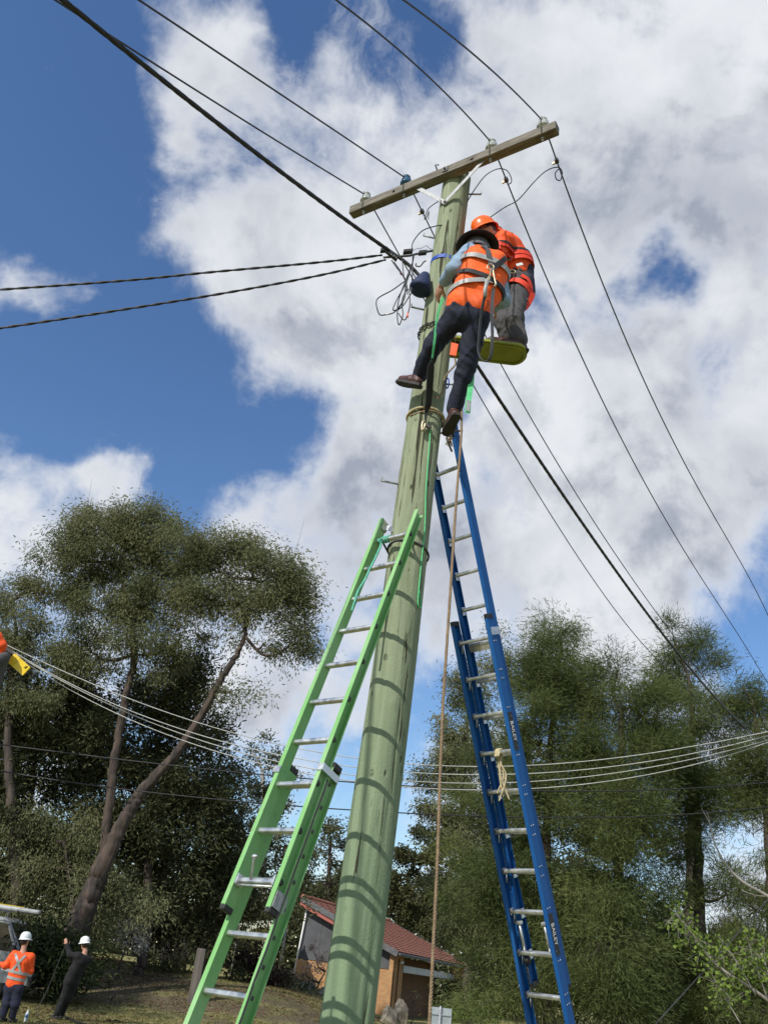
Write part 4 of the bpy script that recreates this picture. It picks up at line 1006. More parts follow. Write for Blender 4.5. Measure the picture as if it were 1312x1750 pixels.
tr2 = Sdf(.03, .013, 4); tr2.chain([J2['hip'], J2['knee'], J2['ank']], [.105, .084, .078]).chain([J2['hip2'], J2['knee2'], J2['ank2']], [.105, .084, .078]).cap(J2['hip'], J2['hip2'], .115).cap(J2['pelvis'], J2['waist']-V(0, 0, .04), .13, .12)
tr2.mesh('trousers', M_grey_pants, w2, .009)
sh2 = Sdf(.045, .0095, 5); fb = unit(V(-.9, -.1, 0))
sh2.chain([J2['pelvis']+V(0, 0, .10), J2['waist']+V(0, 0, .06), J2['chest'], (J2['sh']+J2['sh2'])/2-V(-.03, 0, .03)], [.145, .15, .145, .09]).cap(J2['sh'], J2['sh2'], .088).cap(J2['waist']+V(-.05, -.03, .08), J2['chest']+V(-.05, 0, -.04), .12, .11)
sh2.chain([J2['sh'], J2['el'], J2['wr']+V(.08, 0, .02)], [.088, .07, .05]).chain([J2['sh2'], J2['el2'], J2['wr2']+V(.08, 0, .02)], [.088, .07, .05])
sh2.mesh('shirt', M_orange2, w2, .009)
both = Sdf(.04); both.p = sh2.p+tr2.p
P, NN = band(both, J2['waist']-V(0, 0, .0), UPV+V(-.25, 0, 0), 40, .016); MB().ribbon(P, NN, .055, .007, True).build('harness_belt', M_webred, w2)
P, NN = band(both, J2['waist']+V(0, 0, .05), UPV+V(-.25, 0, 0), 40, .012); MB().ribbon(P, NN, .05, .006, True).build('harness_belt', M_webred, w2)
P, NN = band(both, J2['waist']+V(0, 0, .095), UPV+V(-.30, 0, 0), 40, .010); MB().ribbon(P, NN, .03, .005, True).build('belt_pad', M_webblack, w2)
P, NN = band(both, J2['hip']-V(-.0, 0, .10), UPV+V(.55, 0, 0), 30, .012); MB().ribbon(P, NN, .06, .006, True).build('leg_strap', M_webred, w2)
pk = Sdf(.03, .004, 6); pk.cap(at(899, 462, 6.18), at(903, 500, 6.2), .075, .06).cap(at(902, 480, 6.16), at(905, 505, 6.2), .06, .05); pk.mesh('seat_pad', M_navy, w2, .009)
q = smooth_path([at(890, 470, 6.02), at(902, 478, 6.04), at(910, 500, 6.10), at(903, 518, 6.12), at(895, 528, 6.12)], 5); q2 = [pk.snap(v, .010) if pk.ev(v) < .06 else v for v in q]; MB().ribbon(q2, [V(.5, -1, .1)], .05, .006).build('seat_strap', M_webred, w2)
b_ = both.snap(at(876, 440, 6.0), .024); MB().box(b_, V(1, 0, -.25), V(0, 1, 0), V(.25, 0, 1), .022, .006, .030, .003).build('buckle', M_galv, w2)
b_ = both.snap(at(889, 446, 6.0), .024); MB().box(b_, V(1, 0, .5), V(0, 1, 0), V(-.5, 0, 1), .034, .006, .018, .003).build('buckle', M_white, w2)
b_ = both.snap(at(872, 457, 6.0), .026); MB().tube([b_+V(.028*math.cos(t), -.01, .022*math.sin(t)) for t in np.linspace(0, 2*PI, 15)[:-1]], .006, 6, closed=True).build('d_ring', M_brass, w2)
helmet(J2['head']+hu2*.045-hf2*.005, hu2, hf2, M_helmet_o, w2)
for a in ('ank', 'ank2'): boot(J2[a], J2[a]+V(-.15, -.03, -.05), V(0, 0, -1), w2)
# pole platform: long board with round end, lipped underside, bracket to the pole
PZ = float(J2['ank'][2])-.125
plat = empty('pole_platform', (.70, 6.2, PZ), 'lime green round ended platform board clamped to the pole under the worker', 'platform')
def oval(x0, x1, yc, hw, z, n=14):
    out = [V(x0, yc-hw, z), V(x1-hw*.8, yc-hw, z)]
    for i in range(1, n): t = -PI/2+PI*i/n; out.append(V(x1-hw*.8+hw*.8*math.cos(t), yc+hw*math.sin(t), z))
    return out+[V(x1-hw*.8, yc+hw, z), V(x0, yc+hw, z)]
pa = oval(.30, 1.15, 6.21, .150, PZ); MB().prism(pa, V(0, 0, .028)).build('board', M_lime, plat)
pts = oval(.34, 1.12, 6.21, .122, PZ-.006); MB().tube(pts, .009, 6, closed=True).build('rim', M_lime, plat)
MB().box((.42, 6.16, PZ-.03), V(1, 0, 0), V(0, 1, 0), V(0, 0, 1), .14, .05, .02, .006).build('bracket', M_steel, plat)
MB().tube([(.40, 6.16, PZ-.03), (.33, 6.15, PZ-.25)], .014, 8).build('strut', M_steel, plat)

# hanging hand line, ladder ties
hp = [(788, 672), (788, 740), (779, 860), (770, 1000), (762, 1120), (757, 1200), (751, 1350), (748, 1450), (742, 1580), (735, 1720)]
P = [at(796, 602, 6.05), at(792, 640, 5.92)]+[at(x, y, Y_) for (x, y), Y_ in zip(hp, [5.82, 5.70, 5.62]+[5.56]*9)]; gp_ = P[-1]+(P[-1]-P[-2])*((P[-1][2]-.02)/(P[-2][2]-P[-1][2])); P = smooth_path(P+[gp_], 8)
o = rope('hand_line', P, .011, M_rope, 3, .055); tag(o, 'long tan rope hanging straight down between the pole and the blue ladder', 'rope')
p = [at(x, y, Y) for x, y, Y in ((652, 921, 5.86), (646, 924, 5.84), (651, 930, 5.85), (643, 950, 5.80), (632, 972, 5.76), (624, 990, 5.74), (613, 1008, 5.70), (606, 1028, 5.68), (601, 1044, 5.67))]
o = rope('tie_cord', smooth_path(p, 6), .009, M_teal, 3, .03); tag(o, 'teal cord knotted to the top rung and trailing down the green ladder', 'cord')
kc = GL['P'](1)-GL['rd']*.11; MB().tube([kc+(GL['up']*math.cos(t)+GL['n']*math.sin(t))*.023+GL['rd']*.004*t for t in np.linspace(0, 6*PI, 50)], .008, 6).build('knot', M_teal, o)
tz_ = zat(722, 935); p, nr = hug(tz_, -2.1, 2.1, 40, .010, tilt=-.02, ca=.03)
P = [GL['P'](1)-GL['rd']*.10+GL['n']*.02-GL['up']*.02]+p+[GL['P'](1)+GL['rd']*.12+GL['n']*.02]
o = rope('ladder_lashing', smooth_path(P, 2), .009, M_webgrey, 3, .04); tag(o, 'dark lashing rope tying the top of the green ladder round the pole', 'rope')
hkc = BL['b'](9)+BL['rd']*.015
hk_ = empty('rope_hank', hkc, 'bundle of pale sisal rope draped over a rung of the blue ladder', 'rope')
for k in range(6):
    ph = k*1.05; a = hkc+BL['rd']*(.008*k-.02)-BL['n']*.0
    pts = [a+BL['n']*.024-V(0, 0, .03), a+BL['up']*.024, a-BL['n']*.024, a-BL['n']*.03+V(.012*math.sin(ph), 0, -.10), a-BL['n']*.03+V(.03*math.sin(ph*1.3)+.02, 0, -.20), a-BL['n']*.03+V(.05*math.sin(ph*2)+.03, 0, -.29-.02*k)]
    rope('strand', smooth_path(pts, 6), .007, M_sisal, 3, .03, parent=hk_)
tb = BL['P'](1)+BL['up']*.33
tt = empty('top_lashing', tb, 'frayed rope tie at the top of the blue ladder below the boot', 'rope')
pz = pole_c(tb[2])
rope('lashing', smooth_path([tb-BL['rd']*.1, tb+BL['n']*.06-BL['rd']*.05, pz+V(.14, -.10, .02), pz+V(.02, -.175, .03), pz+V(-.14, -.08, .02)], 6), .008, M_rope, 3, .03, parent=tt)
kb = at(768, 748, 6.02)
MB().tube([kb+V(.022*math.cos(t), .01*math.sin(2*t), .016*math.sin(t)) for t in np.linspace(0, 4*PI, 30)], .010, 6).build('knot', M_rope, tt)
for k in range(6): MB().tube(smooth_path([kb, kb+V(.006*k-.015, 0, -.035), kb+V(.012*k-.03, 0, -.075-.006*(k % 3))], 4), .004, 4).build('frayed_end', M_rope, tt)
for a_, b_ in (((752, 740), (790, 736)), ((762, 748), (772, 772)), ((775, 732), (774, 745))):
    MB().tube([at(*a_, 6.0), at(*b_, 6.05)], .009, 6).build('hook_bar', M_steel, BL['t'])
# ------------------------------------------------------------------ lines crossing behind the pole
WH = [[(0, 1096), (133, 1160), (267, 1208), (373, 1245), (480, 1275), (613, 1296), (695, 1305), (809, 1310), (1008, 1299), (1157, 1281), (1312, 1250)],
      [(0, 1099), (133, 1173), (267, 1232), (373, 1267), (480, 1291), (613, 1309), (695, 1320), (809, 1325), (1008, 1315), (1157, 1292), (1312, 1257)],
      [(0, 1101), (133, 1177), (267, 1238), (373, 1276), (480, 1304), (613, 1323), (695, 1334), (809, 1340), (1008, 1328), (1157, 1301), (1312, 1265)],
      [(0, 1104), (69, 1144), (160, 1200), (267, 1251), (373, 1285), (469, 1312), (613, 1333), (720, 1348), (809, 1350), (1008, 1339), (1157, 1314), (1312, 1268)],
      [(0, 1272), (213, 1299), (469, 1325), (608, 1338), (685, 1343), (809, 1348), (1038, 1352), (1312, 1337)],
      [(0, 1317), (256, 1355), (491, 1375), (603, 1384), (682, 1390), (923, 1398), (1107, 1394), (1312, 1379)]]
WHL = ['topmost of four slack pale wires crossing behind the pole', 'second from top of four slack pale wires crossing behind the pole', 'third from top of four slack pale wires crossing behind the pole',
       'lowest of four slack pale wires, carrying the yellow cover', 'upper of two black cables crossing low behind the pole', 'lower of two black cables crossing low behind the pole']
WPTS = []
for k, (pp, lb) in enumerate(zip(WH, WHL)):
    Y = 15.5+.06*k if k < 4 else 16.4+.2*k
    P = np.array([at(x, y, Y) for x, y in pp]); c = np.polyfit(P[:, 0], P[:, 2], 4); xs = np.linspace(P[0, 0], P[-1, 0], 60)
    pts = [V(x, Y, np.polyval(c, x)) for x in xs]
    e0 = pts[0]+(pts[0]-pts[1])*5; e1 = pts[-1]+(pts[-1]-pts[-2])*30
    WPTS.append(pts)
    o = MB().tube([e0]+pts+[e1], .0078 if k < 4 else .0125, 6).build('slack_wire' if k < 4 else 'black_cable', M_white_wire if k < 4 else M_cable)
    tag(o, lb, 'wire' if k < 4 else 'cable', 'slack pale wires' if k < 4 else 'low black cables')
# yellow cover hanging on the lowest pale wire
ya, yb = at(27, 1117, 15.6), at(53, 1141, 15.6); yd = unit(yb-ya)
yn = unit(np.cross(yd, V(0, 1, 0))); yn = yn if yn[2] < 0 else -yn; ym = (ya+yb)/2-yd*.05
yc = empty('line_cover', (ya+yb)/2, 'yellow insulating line cover on the pale wires by the left edge', 'line cover')
MB().prism([ya, ym, ym+yn*.20, ya+yn*.20], V(.0, -.03, .0)).build('cover_half', M_ytag, yc)
MB().prism([ym+yd*.004, yb, yb+yn*.19+V(0, .03, 0), ym+yd*.004+yn*.20], V(0, -.03, 0)).build('cover_half', M_ytag, yc)
MB().tube([yb-yd*.05+yn*.02+V(0, -.035, 0), yb-yd*.075+yn*.075+V(0, -.035, 0)], .009, 6).build('latch', M_black, yc)
# neighbouring pole just outside the frame and the lineman on it, of whom only an arm and knee show
np_x = at(-120, 1150, 15.7); p2 = empty('utility_pole', (np_x[0], 15.75, 0), 'second timber pole at the left edge carrying the pale wires', 'utility pole')
MB().lathe((np_x[0], 15.75, -.05), V(0, 0, 1), [(.17, 0), (.16, 3), (.145, 6.9), (.02, 6.92)], 24).build('shaft', M_pole, p2)
w5 = empty('person', at(-14, 1130, 15.4), 'orange sleeved lineman at the very left edge above the yellow cover', 'person')
K = {k: at(*v) for k, v in dict(pel=(-16, 1128, 15.3), wai=(-16, 1112, 15.3), che=(-14, 1092, 15.3), nek=(-13, 1078, 15.3), hed=(-12, 1068, 15.3), sa=(-4, 1088, 15.2), ea=(5, 1102, 15.25), wa=(4, 1120, 15.35), sb=(-24, 1086, 15.4), eb=(-34, 1104, 15.4), wb=(-36, 1120, 15.5),
     ha=(-8, 1130, 15.3), ka=(9, 1122, 15.35), aa=(-2, 1165, 15.5), hb=(-22, 1132, 15.3), kb=(-30, 1150, 15.35), ab=(-36, 1172, 15.5)).items()}
s = Sdf(.012); s.chain([K['pel'], K['wai'], K['che'], K['nek']], [.11, .11, .12, .055]).cap(K['sa'], K['sb'], .06).chain([K['sa'], K['ea'], K['wa']], [.05, .04, .03]).chain([K['sb'], K['eb'], K['wb']], [.05, .04, .03])
s.chain([K['ha'], K['ka'], K['aa']], [.08, .06, .04]).chain([K['hb'], K['kb'], K['ab']], [.08, .06, .04]).cap(K['nek'], K['hed'], .055); head(s, K['hed'], UPV, V(-.5, 1, 0)); hand(s, K['wa'], V(-.4, .3, -.3), V(-1, 0, 0), 1, .6); hand(s, K['wb'], V(-.2, .3, -.3), V(1, 0, 0), -1, .6)
s.mesh('body', M_skin, w5, .018)
q = Sdf(.04, .006, 3); q.chain([K['pel']+V(0, 0, .06), K['wai'], K['che']], [.14, .14, .15]).cap(K['sa'], K['sb'], .09).chain([K['sa'], K['ea'], K['wa']], [.085, .07, .05]).chain([K['sb'], K['eb'], K['wb']], [.085, .07, .05]); q.mesh('shirt', M_orange2, w5, .018)
q = Sdf(.04, .006, 4); q.cap(K['ha'], K['hb'], .13).chain([K['ha'], K['ka'], K['aa']], [.11, .09, .07]).chain([K['hb'], K['kb'], K['ab']], [.11, .09, .07]); q.mesh('trousers', M_grey_pants, w5, .018)
boot(K['aa'], K['aa']+V(-.05, .15, -.05), V(0, 0, -1), w5); boot(K['ab'], K['ab']+V(-.02, .15, -.05), V(0, 0, -1), w5); helmet(K['hed']+V(0, 0, .05), UPV, V(-.5, 1, 0), M_helmet_w, w5)
P = smooth_path([K['pel']+V(.12, -.12, .05), K['pel']+V(.0, -.16, .06), K['pel']+V(-.2, -.05, .08), V(np_x[0]-.17, 15.75, K['pel'][2]+.1)], 5); MB().ribbon(P, [V(0, -1, 0)], .05, .006).build('harness_belt', M_webblack, w5)

# ------------------------------------------------------------------ ground crew
def crew(root, K, shirt_m, trouser_m, hel_m, fw, boot_m=M_black, vest=None, seed=1):
    s = Sdf(.012); s.chain([K['pel'], K['wai'], K['che'], K['nek']], [.11, .11, .125, .055]).cap(K['sa'], K['sb'], .06).chain([K['sa'], K['ea'], K['wa']], [.05, .04, .03]).chain([K['sb'], K['eb'], K['wb']], [.05, .04, .03])
    s.chain([K['ha'], K['ka'], K['aa']], [.08, .06, .04]).chain([K['hb'], K['kb'], K['ab']], [.08, .06, .04]).cap(K['nek'], K['hed'], .056); hu = unit(K['hed']-K['nek']+V(0, 0, .15)); head(s, K['hed'], hu, fw)
    hand(s, K['wa'], K['wa']-K['ea'], V(.3, 1, .2), 1, .8); hand(s, K['wb'], K['wb']-K['eb'], V(.3, 1, .2), -1, .8)
    s.mesh('body', M_skin, root, .015)
    hr = Sdf(.02); f = unit(fw-hu*np.dot(fw, hu)); hr.ell(K['hed']-f*.02+hu*.03-V(0, 0, .012), np.cross(f, hu), f, hu, .082, .092, .098); hr.mesh('hair', M_hair, root, .013)
    face_bits(K['hed'], hu, fw, root)
    t = Sdf(.04, .007, seed); t.chain([K['ha'], K['ka'], K['aa']], [.11, .09, .078]).chain([K['hb'], K['kb'], K['ab']], [.11, .09, .078]).cap(K['ha'], K['hb'], .125).cap(K['pel'], K['wai'], .135, .13); t.mesh('trousers', trouser_m, root, .016)
    q = Sdf(.045, .007, seed+4); lat = unit(K['sb']-K['sa'])
    for e in (-.05, .05): q.chain([K['pel']+V(0, 0, .02)+lat*e, K['wai']+lat*e, K['che']+lat*e, (K['sa']+K['sb'])/2-V(0, 0, .03)+lat*e], [.135, .13, .145, .09])
    q.cap(K['sa'], K['sb'], .085).chain([K['sa'], K['ea'], K['wa']-unit(K['wa']-K['ea'])*.04], [.088, .072, .055]).chain([K['sb'], K['eb'], K['wb']-unit(K['wb']-K['eb'])*.04], [.088, .072, .055]); q.mesh('shirt', shirt_m, root, .016)
    helmet(K['hed']+hu*.048, hu, fw, hel_m, root)
    for a in ('aa', 'ab'): boot(K[a], K[a]+unit(V(fw[0], fw[1], 0))*.15-V(0, 0, .05), V(0, 0, -1), root, boot_m)
    return q
YA = 21.5
K = {k: at(*v) for k, v in dict(pel=(25, 1684, YA), wai=(30, 1666, YA), che=(36, 1642, YA), nek=(41, 1622, YA), hed=(43, 1609, YA), sa=(25, 1632, YA-.05), sb=(53, 1636, YA+.05), ea=(10, 1650, YA-.05), wa=(2, 1648, YA+.25), eb=(52, 1660, YA+.12), wb=(32, 1662, YA+.35),
     ha=(17, 1688, YA), ka=(11, 1715, YA-.02), aa=(4, 1739, YA), hb=(31, 1690, YA), kb=(27, 1716, YA), ab=(20, 1742, YA+.1)).items()}
for a in ('aa', 'ab'): K[a][2] = .115
w3 = empty('person', (K['pel'][0], YA, 0), 'worker in orange reflective shirt and white helmet standing at the lower left', 'person')
q = crew(w3, K, M_orange2, M_navy, M_helmet_w, V(.35, 1, .35), M_black, seed=2)
for z in (.0, -.12):
    P, NN = band(q, K['wai']+V(0, 0, .05+z), UPV+V(.1, 0, 0), 32, .008); MB().ribbon(P, NN, .055, .006, True).build('reflective_band', M_tape, w3)
for a, b in (('sa', .10), ('sb', -.10)):
    p0 = K[a]+(K['nek']-K[a])*.35; p1 = K['wai']+V(b, 0, .06); pts = [q.snap(p0+(p1-p0)*t-V(0, .16, 0), .008) for t in np.linspace(0, 1, 8)]
    MB().ribbon(pts, [q.grad(v) for v in pts], .05, .006).build('reflective_braces', M_tape, w3)
YB = 23.9
K = {k: at(*v) for k, v in dict(pel=(123, 1674, YB), wai=(131, 1658, YB), che=(140, 1642, YB), nek=(146, 1626, YB), hed=(145, 1615, YB), sa=(134, 1634, YB-.12), sb=(152, 1640, YB+.12), ea=(120, 1632, YB-.10), wa=(114, 1613, YB-.05), eb=(124, 1638, YB+.2), wb=(116, 1617, YB+.1),
     ha=(118, 1677, YB-.06), ka=(110, 1704, YB-.02), aa=(97, 1734, YB), hb=(127, 1680, YB+.08), kb=(117, 1706, YB+.12), ab=(106, 1730, YB+.25)).items()}
for a in ('aa', 'ab'): K[a][2] = .115
w4 = empty('person', (K['aa'][0], YB, 0), 'man in black clothes and white helmet leaning back with raised hands', 'person')
q = crew(w4, K, M_black_cloth, M_black_cloth, M_helmet_w, V(-.75, .65, .15), M_black, seed=5)
P, NN = band(q, K['nek']-V(0, 0, .015), UPV, 20, .004); MB().ribbon(P, NN, .03, .008, True).build('collar', mat('pink_collar', (.70, .06, .16), .7), w4)
# line held by the leaning man, tool and hose on the lawn
P = smooth_path([K['wa']+V(.0, 0, .05), at(100, 1646, 23.7), at(82, 1690, 23.2), at(66, 1722, 23.0), at(62, 1731, 22.9), at(68, 1736, 22.8)], 8); P = [V(p[0], p[1], max(p[2], .015)) for p in P]
o = MB().tube(P, .006, 5).build('tag_line', M_wire); tag(o, 'thin rope trailing from the leaning man\'s hands to the lawn', 'rope')
P = [atz(x, y, .03) for x, y in ((48, 1698), (70, 1712), (95, 1727), (118, 1741), (150, 1752), (210, 1760))]; P[0] = V(P[1][0]-.9, P[1][1]+1.2, .32); P[1][2] = .16
o = MB().tube(smooth_path(P, 8), .028, 8).build('hose', M_cable); tag(o, 'dark hose lying on the lawn between the two ground workers', 'hose')
b_ = P[0]; ts = Sdf(.03, .008, 3); ts.cap(b_+V(-.12, 0, .12), b_, .05, .06).cap(b_, b_+V(.22, -.05, -.12), .06, .045); o = ts.mesh('hose_sock', M_teal, None, .015); tag(o, 'teal sock on the raised end of the dark hose', 'hose end')
bt = atz(43.5, 1747, 0); b_ = empty('water_bottle', bt, 'clear plastic water bottle with blue label standing on the lawn', 'bottle')
MB().lathe(bt+V(0, 0, .0), UPV, [(.03, 0), (.036, .01), (.036, .15), (.03, .18), (.016, .21), (.016, .225)], 14).build('bottle_body', mat('clear_plastic', (.62, .68, .72), .15, 0, .1), b_)
MB().lathe(bt+V(0, 0, .215), UPV, [(.018, 0), (.018, .02)], 12).build('cap', M_white, b_); MB().lathe(bt+V(0, 0, .09), UPV, [(.037, 0), (.037, .055)], 14).build('label', mat('blue_label', (.10, .25, .50), .4), b_)

# ------------------------------------------------------------------ van
VY = 26.6
def van():
    x1 = float(at(66, 1620, VY)[0]); g0 = gzf(x1-2, VY); zr = float(at(8, 1566, VY)[2])
    t = empty('van', (x1-2.2, VY, g0), 'white van with a long pipe on its roof, half cut by the left edge', 'van')
    H = zr-g0; W = 1.72; y0, y1 = VY, VY+W
    def P(x, z, y): return V(x1-x, y, g0+z)
    prof = [(.0, .42), (.0, .78), (.06, .98), (.28, 1.10), (.42, 1.16), (.98, H-.10), (1.15, H-.02), (1.5, H), (4.5, H), (4.72, H-.06), (4.8, H-.4), (4.8, .42)]
    n = len(prof); vs = []
    for y, ins in ((y0, .06), (y0+.08, 0), (y1-.08, 0), (y1, .06)):
        for x, z in prof: vs.append(P(x+(ins if x < 1 else -ins if x > 4 else 0), z-(ins if z > 1.5 else 0), y))
    fs = [tuple(range(n)), tuple(reversed(range(3*n, 4*n)))]
    for k in range(3):
        for i in range(n): fs.append((k*n+i, k*n+(i+1) % n, (k+1)*n+(i+1) % n, (k+1)*n+i))
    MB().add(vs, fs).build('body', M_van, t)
    MB().prism([P(.62, 1.17, y0-.004), P(1.02, H-.16, y0-.004), P(1.55, H-.14, y0-.004), P(1.62, 1.17, y0-.004)], V(0, .02, 0)).build('side_window', M_glass, t)
    MB().prism([P(1.85, 1.17, y0-.004), P(1.85, H-.14, y0-.004), P(3.0, H-.14, y0-.004), P(3.0, 1.17, y0-.004)], V(0, .02, 0)).build('side_window', M_glass, t)
    d = unit(P(.98, H-.10, 0)-P(.42, 1.16, 0)); nn = V(d[2], 0, -d[0]); a, b = P(.45, 1.19, y0+.14), P(.93, H-.13, y0+.14)
    MB().prism([a, b, b+V(0, W-.28, 0), a+V(0, W-.28, 0)], nn*.012).build('windscreen', M_glass, t)
    dr = MB().tube([P(.50, .5, y0-.003), P(.50, 1.14, y0-.003), P(.98, H-.11, y0-.003), P(1.70, H-.09, y0-.003), P(1.72, .5, y0-.003)], .010, 4).build('door_seam', M_steel, t)
    MB().box(P(1.55, .98, y0-.015), V(1, 0, 0), V(0, 1, 0), UPV, .08, .018, .022, .006).build('door_handle', M_black, t)
    MB().box(P(.02, .50, VY+W/2), V(1, 0, 0), V(0, 1, 0), UPV, .07, W/2-.02, .13, .03).build('bumper', M_black, t)
    for y in (y0+.22, y1-.22): MB().box(P(.02, .80, y), V(1, 0, 0), V(0, 1, 0), UPV, .04, .14, .09, .02).build('headlight', M_glass, t)
    MB().box(P(.62, 1.22, y0-.12), V(1, 0, 0), V(0, 1, 0), UPV, .05, .08, .11, .02).build('mirror', M_black, t)
    for x in (.95, 3.75):
        for y in (y0+.10, y1-.10):
            w = MB().lathe(P(x, .33, y-.1), V(0, 1, 0), [(.20, .0), (.30, .01), (.33, .05), (.33, .17), (.30, .2), (.1, .2)], 24).build('wheel', M_black, t)
            MB().lathe(P(x, .33, y-.115), V(0, 1, 0), [(.19, 0), (.19, .02)], 18).build('hubcap', M_galv, w)
    for x in (1.6, 3.6):
        MB().tube([P(x, H-.03, y0+.12), P(x, H+.16, y0+.12), P(x, H+.16, y1-.12), P(x, H-.03, y1-.12)], .022, 6).build('roof_bar', M_galv, t)
    a, b = at(69, 1561, VY+.5), P(4.6, H+.30, VY+.5); a[2] = g0+H+.205; b[2] = g0+H+.30
    o = MB().tube([a, a+(b-a)*.02, b], [.055, .065, .065], 14).build('conduit_pipe', mat('grey_pipe', (.38, .39, .38), .5, 0, .15)); tag(o, 'long grey-white pipe lying on the roof of the van', 'pipe')
    MB().tube([a+V(.3, .08, .075)-V(.8, 0, 0), b+V(0, .08, .075)], .022, 8).build('pipe_strip', M_ytag, o)
    # small whip antenna line seen at the frame edge
van()

# ------------------------------------------------------------------ house
def house():
    E0 = at(664, 1738, 49); E0 = V(E0[0], 49., 0); e = unit(V(.41, .91, 0)); g = unit(V(-.91, .41, 0))
    zE = float(at(655, 1622, 49)[2]); ap = None
    # apex: on the gable line through the corner
    q = ray(515, 1533); s_ = np.linalg.solve(np.array([[q[0], -g[0]], [q[1], -g[1]]]), (E0+(-e)*.5)[:2]-EYE[:2]); gw = float(s_[1]); zA = float(1.65+q[2]*s_[0])
    t = empty('brick_house', E0, 'orange brick house with red tiled roof and grey gable behind the pole', 'house')
    LN = 13.; over = .35
    def wall(name, p, d, ln, z0, z1, m, th=.22, out=None):
        """box wall with metric UVs for the bricks"""
        d = unit(d); nn = V(-d[1], d[0], 0); vs = [p, p+d*ln, p+d*ln+V(0, 0, 0), p]
        me = bpy.data.meshes.new(name); b = bmesh.new(); uv = b.loops.layers.uv.new('UVMap')
        c = [p+V(0, 0, z0), p+d*ln+V(0, 0, z0), p+d*ln+V(0, 0, z1), p+V(0, 0, z1)]; k = [x+nn*th for x in c]; V_ = [b.verts.new(x) for x in c+k]
        for f in ((0, 1, 2, 3), (5, 4, 7, 6), (1, 5, 6, 2), (4, 0, 3, 7), (3, 2, 6, 7), (4, 5, 1, 0)):
            fc = b.faces.new([V_[i] for i in f])
            for lp in fc.loops:
                co = np.array(lp.vert.co); lp[uv].uv = (float(co@d)+float(co@nn), float(co[2]))
        bmesh.ops.recalc_face_normals(b, faces=b.faces); b.to_mesh(me); b.free()
        return link_mesh(name, me, m, t)
    hw = zE-.15
    wall('wall', E0+e*.225, g, gw, -.1, hw*.74, M_brick)                  # gable side, brick below
    wall('wall', E0, e, 1.5, -.1, hw, M_brick, .22)         # corner pier on the eave side
    wall('garage_wall', E0+e*1.5+g*1.3, e, 9, -.1, hw-.02, M_doorbrown, .1)
    wall('wall', E0+e*10.5, e, LN-10.6, -.1, hw, M_brick, .22)
    MB().box(E0+e*5.9+g*.0+V(0, 0, hw-.62), e, g, UPV, 4.5, .07, .16).build('beam', M_beam, t)
    MB().prism([E0+e*.21+g*.02+V(0, 0, hw*.75), E0+e*.21+g*gw+V(0, 0, hw*.75), E0+e*.21+g*gw+V(0, 0, zA-.30), E0+e*.21+g*.02+V(0, 0, hw-.1)], e*.12).build('gable_cladding', M_cladding, t)
    for k in range(1, 5):
        u = gw*k/5; zt = hw-.1+(zA-.22-hw)*(u/gw)
        MB().box(E0+e*.195+g*u+V(0, 0, (hw*.75+zt)/2-.06), g, e, UPV, .015, .012, (zt-hw*.75)/2-.08).build('cladding_batten', M_fascia, t)
    wall('wall', E0+g*(gw-.2)+e*.5, e, LN-.6, -.1, zA-.4, M_brick, .2)
    MB().tube([E0+e*.05+g*(gw*1.03)+V(0, 0, .1), E0+e*.05+g*(gw*.97)+V(0, 0, zA-.45)], .045, 8).build('downpipe', M_white, t)
    # roof: two slopes of tile courses
    for sd_ in (1,):
        eave = (E0-g*over if sd_ == 1 else E0+g*(2*gw+over)); zE_ = zE-(zA-zE)/gw*over*.6
        top = E0+g*gw; up = (top-eave); up = V(up[0], up[1], zA-zE_); sl = np.linalg.norm(up); up = up/sl; nrm = unit(np.cross(e, up)); nrm = nrm if nrm[2] > 0 else -nrm
        base = V(eave[0], eave[1], zE_)-e*over
        MB().prism([base-nrm*.02, base+e*(LN+over*2)-nrm*.02, base+e*(LN+over*2)+up*sl-nrm*.02, base+up*sl-nrm*.02], -nrm*.10).build('roof_deck', M_fascia, t)
        nc = int(sl/.32); nx = int((LN+2*over)/.10); X = np.arange(nx+1)*(LN+2*over)/nx; vs = []; qs = []
        for c in range(nc):
            b0 = len(vs)
            for r_, (u, h) in enumerate(((c*.32, .012), (c*.32, .055), ((c+1)*.32+.03, .018))):
                for i, x in enumerate(X): vs.append(base+e*x+up*u+nrm*(h+.018*(.5+.5*math.cos(2*PI*x/.30+ (PI if c % 2 else 0)))+.004*math.sin(x*7+c*3)))
            for r_ in range(2):
                for i in range(nx): a = b0+r_*(nx+1)+i; qs.append((a, a+1, a+nx+2, a+nx+1))
        o = np_mesh('roof_tiles', np.array(vs), np.array(qs), M_tile, t); o['kind'] = 'stuff'
        # barge board, gutter
        for ends in (0, LN+2*over):
            b_ = base+e*(ends-(.03 if ends == 0 else -.03)); MB().prism([b_+nrm*.06, b_+up*sl+nrm*.06, b_+up*sl-nrm*.22, b_-nrm*.22], e*.035*(-1 if ends == 0 else 1)).build('barge_board', M_fascia, t)
            b_ = base+e*(ends+(.02 if ends == 0 else -.02)); MB().prism([b_-nrm*.14+up*sl*.35, b_+up*sl-nrm*.14, b_+up*sl-nrm*.42, b_-nrm*.42+up*sl*.35], e*.03*(1 if ends == 0 else -1)).build('barge_board', M_barge, t)
        MB().box(base+e*(LN/2+over)-up*.06-V(0, 0, .05), e, up, UPV, LN/2+over, .06, .055).build('gutter', M_fascia, t)
    rp = E0+g*gw+V(0, 0, zA+.05)-e*over
    n_ = 48
    for k in range(n_): 
        a = rp+e*((LN+2*over)*k/n_); MB().tube([a, a+e*((LN+2*over)/n_+.04)], [.13, .11], 8).build('ridge_cap', M_tile, t)
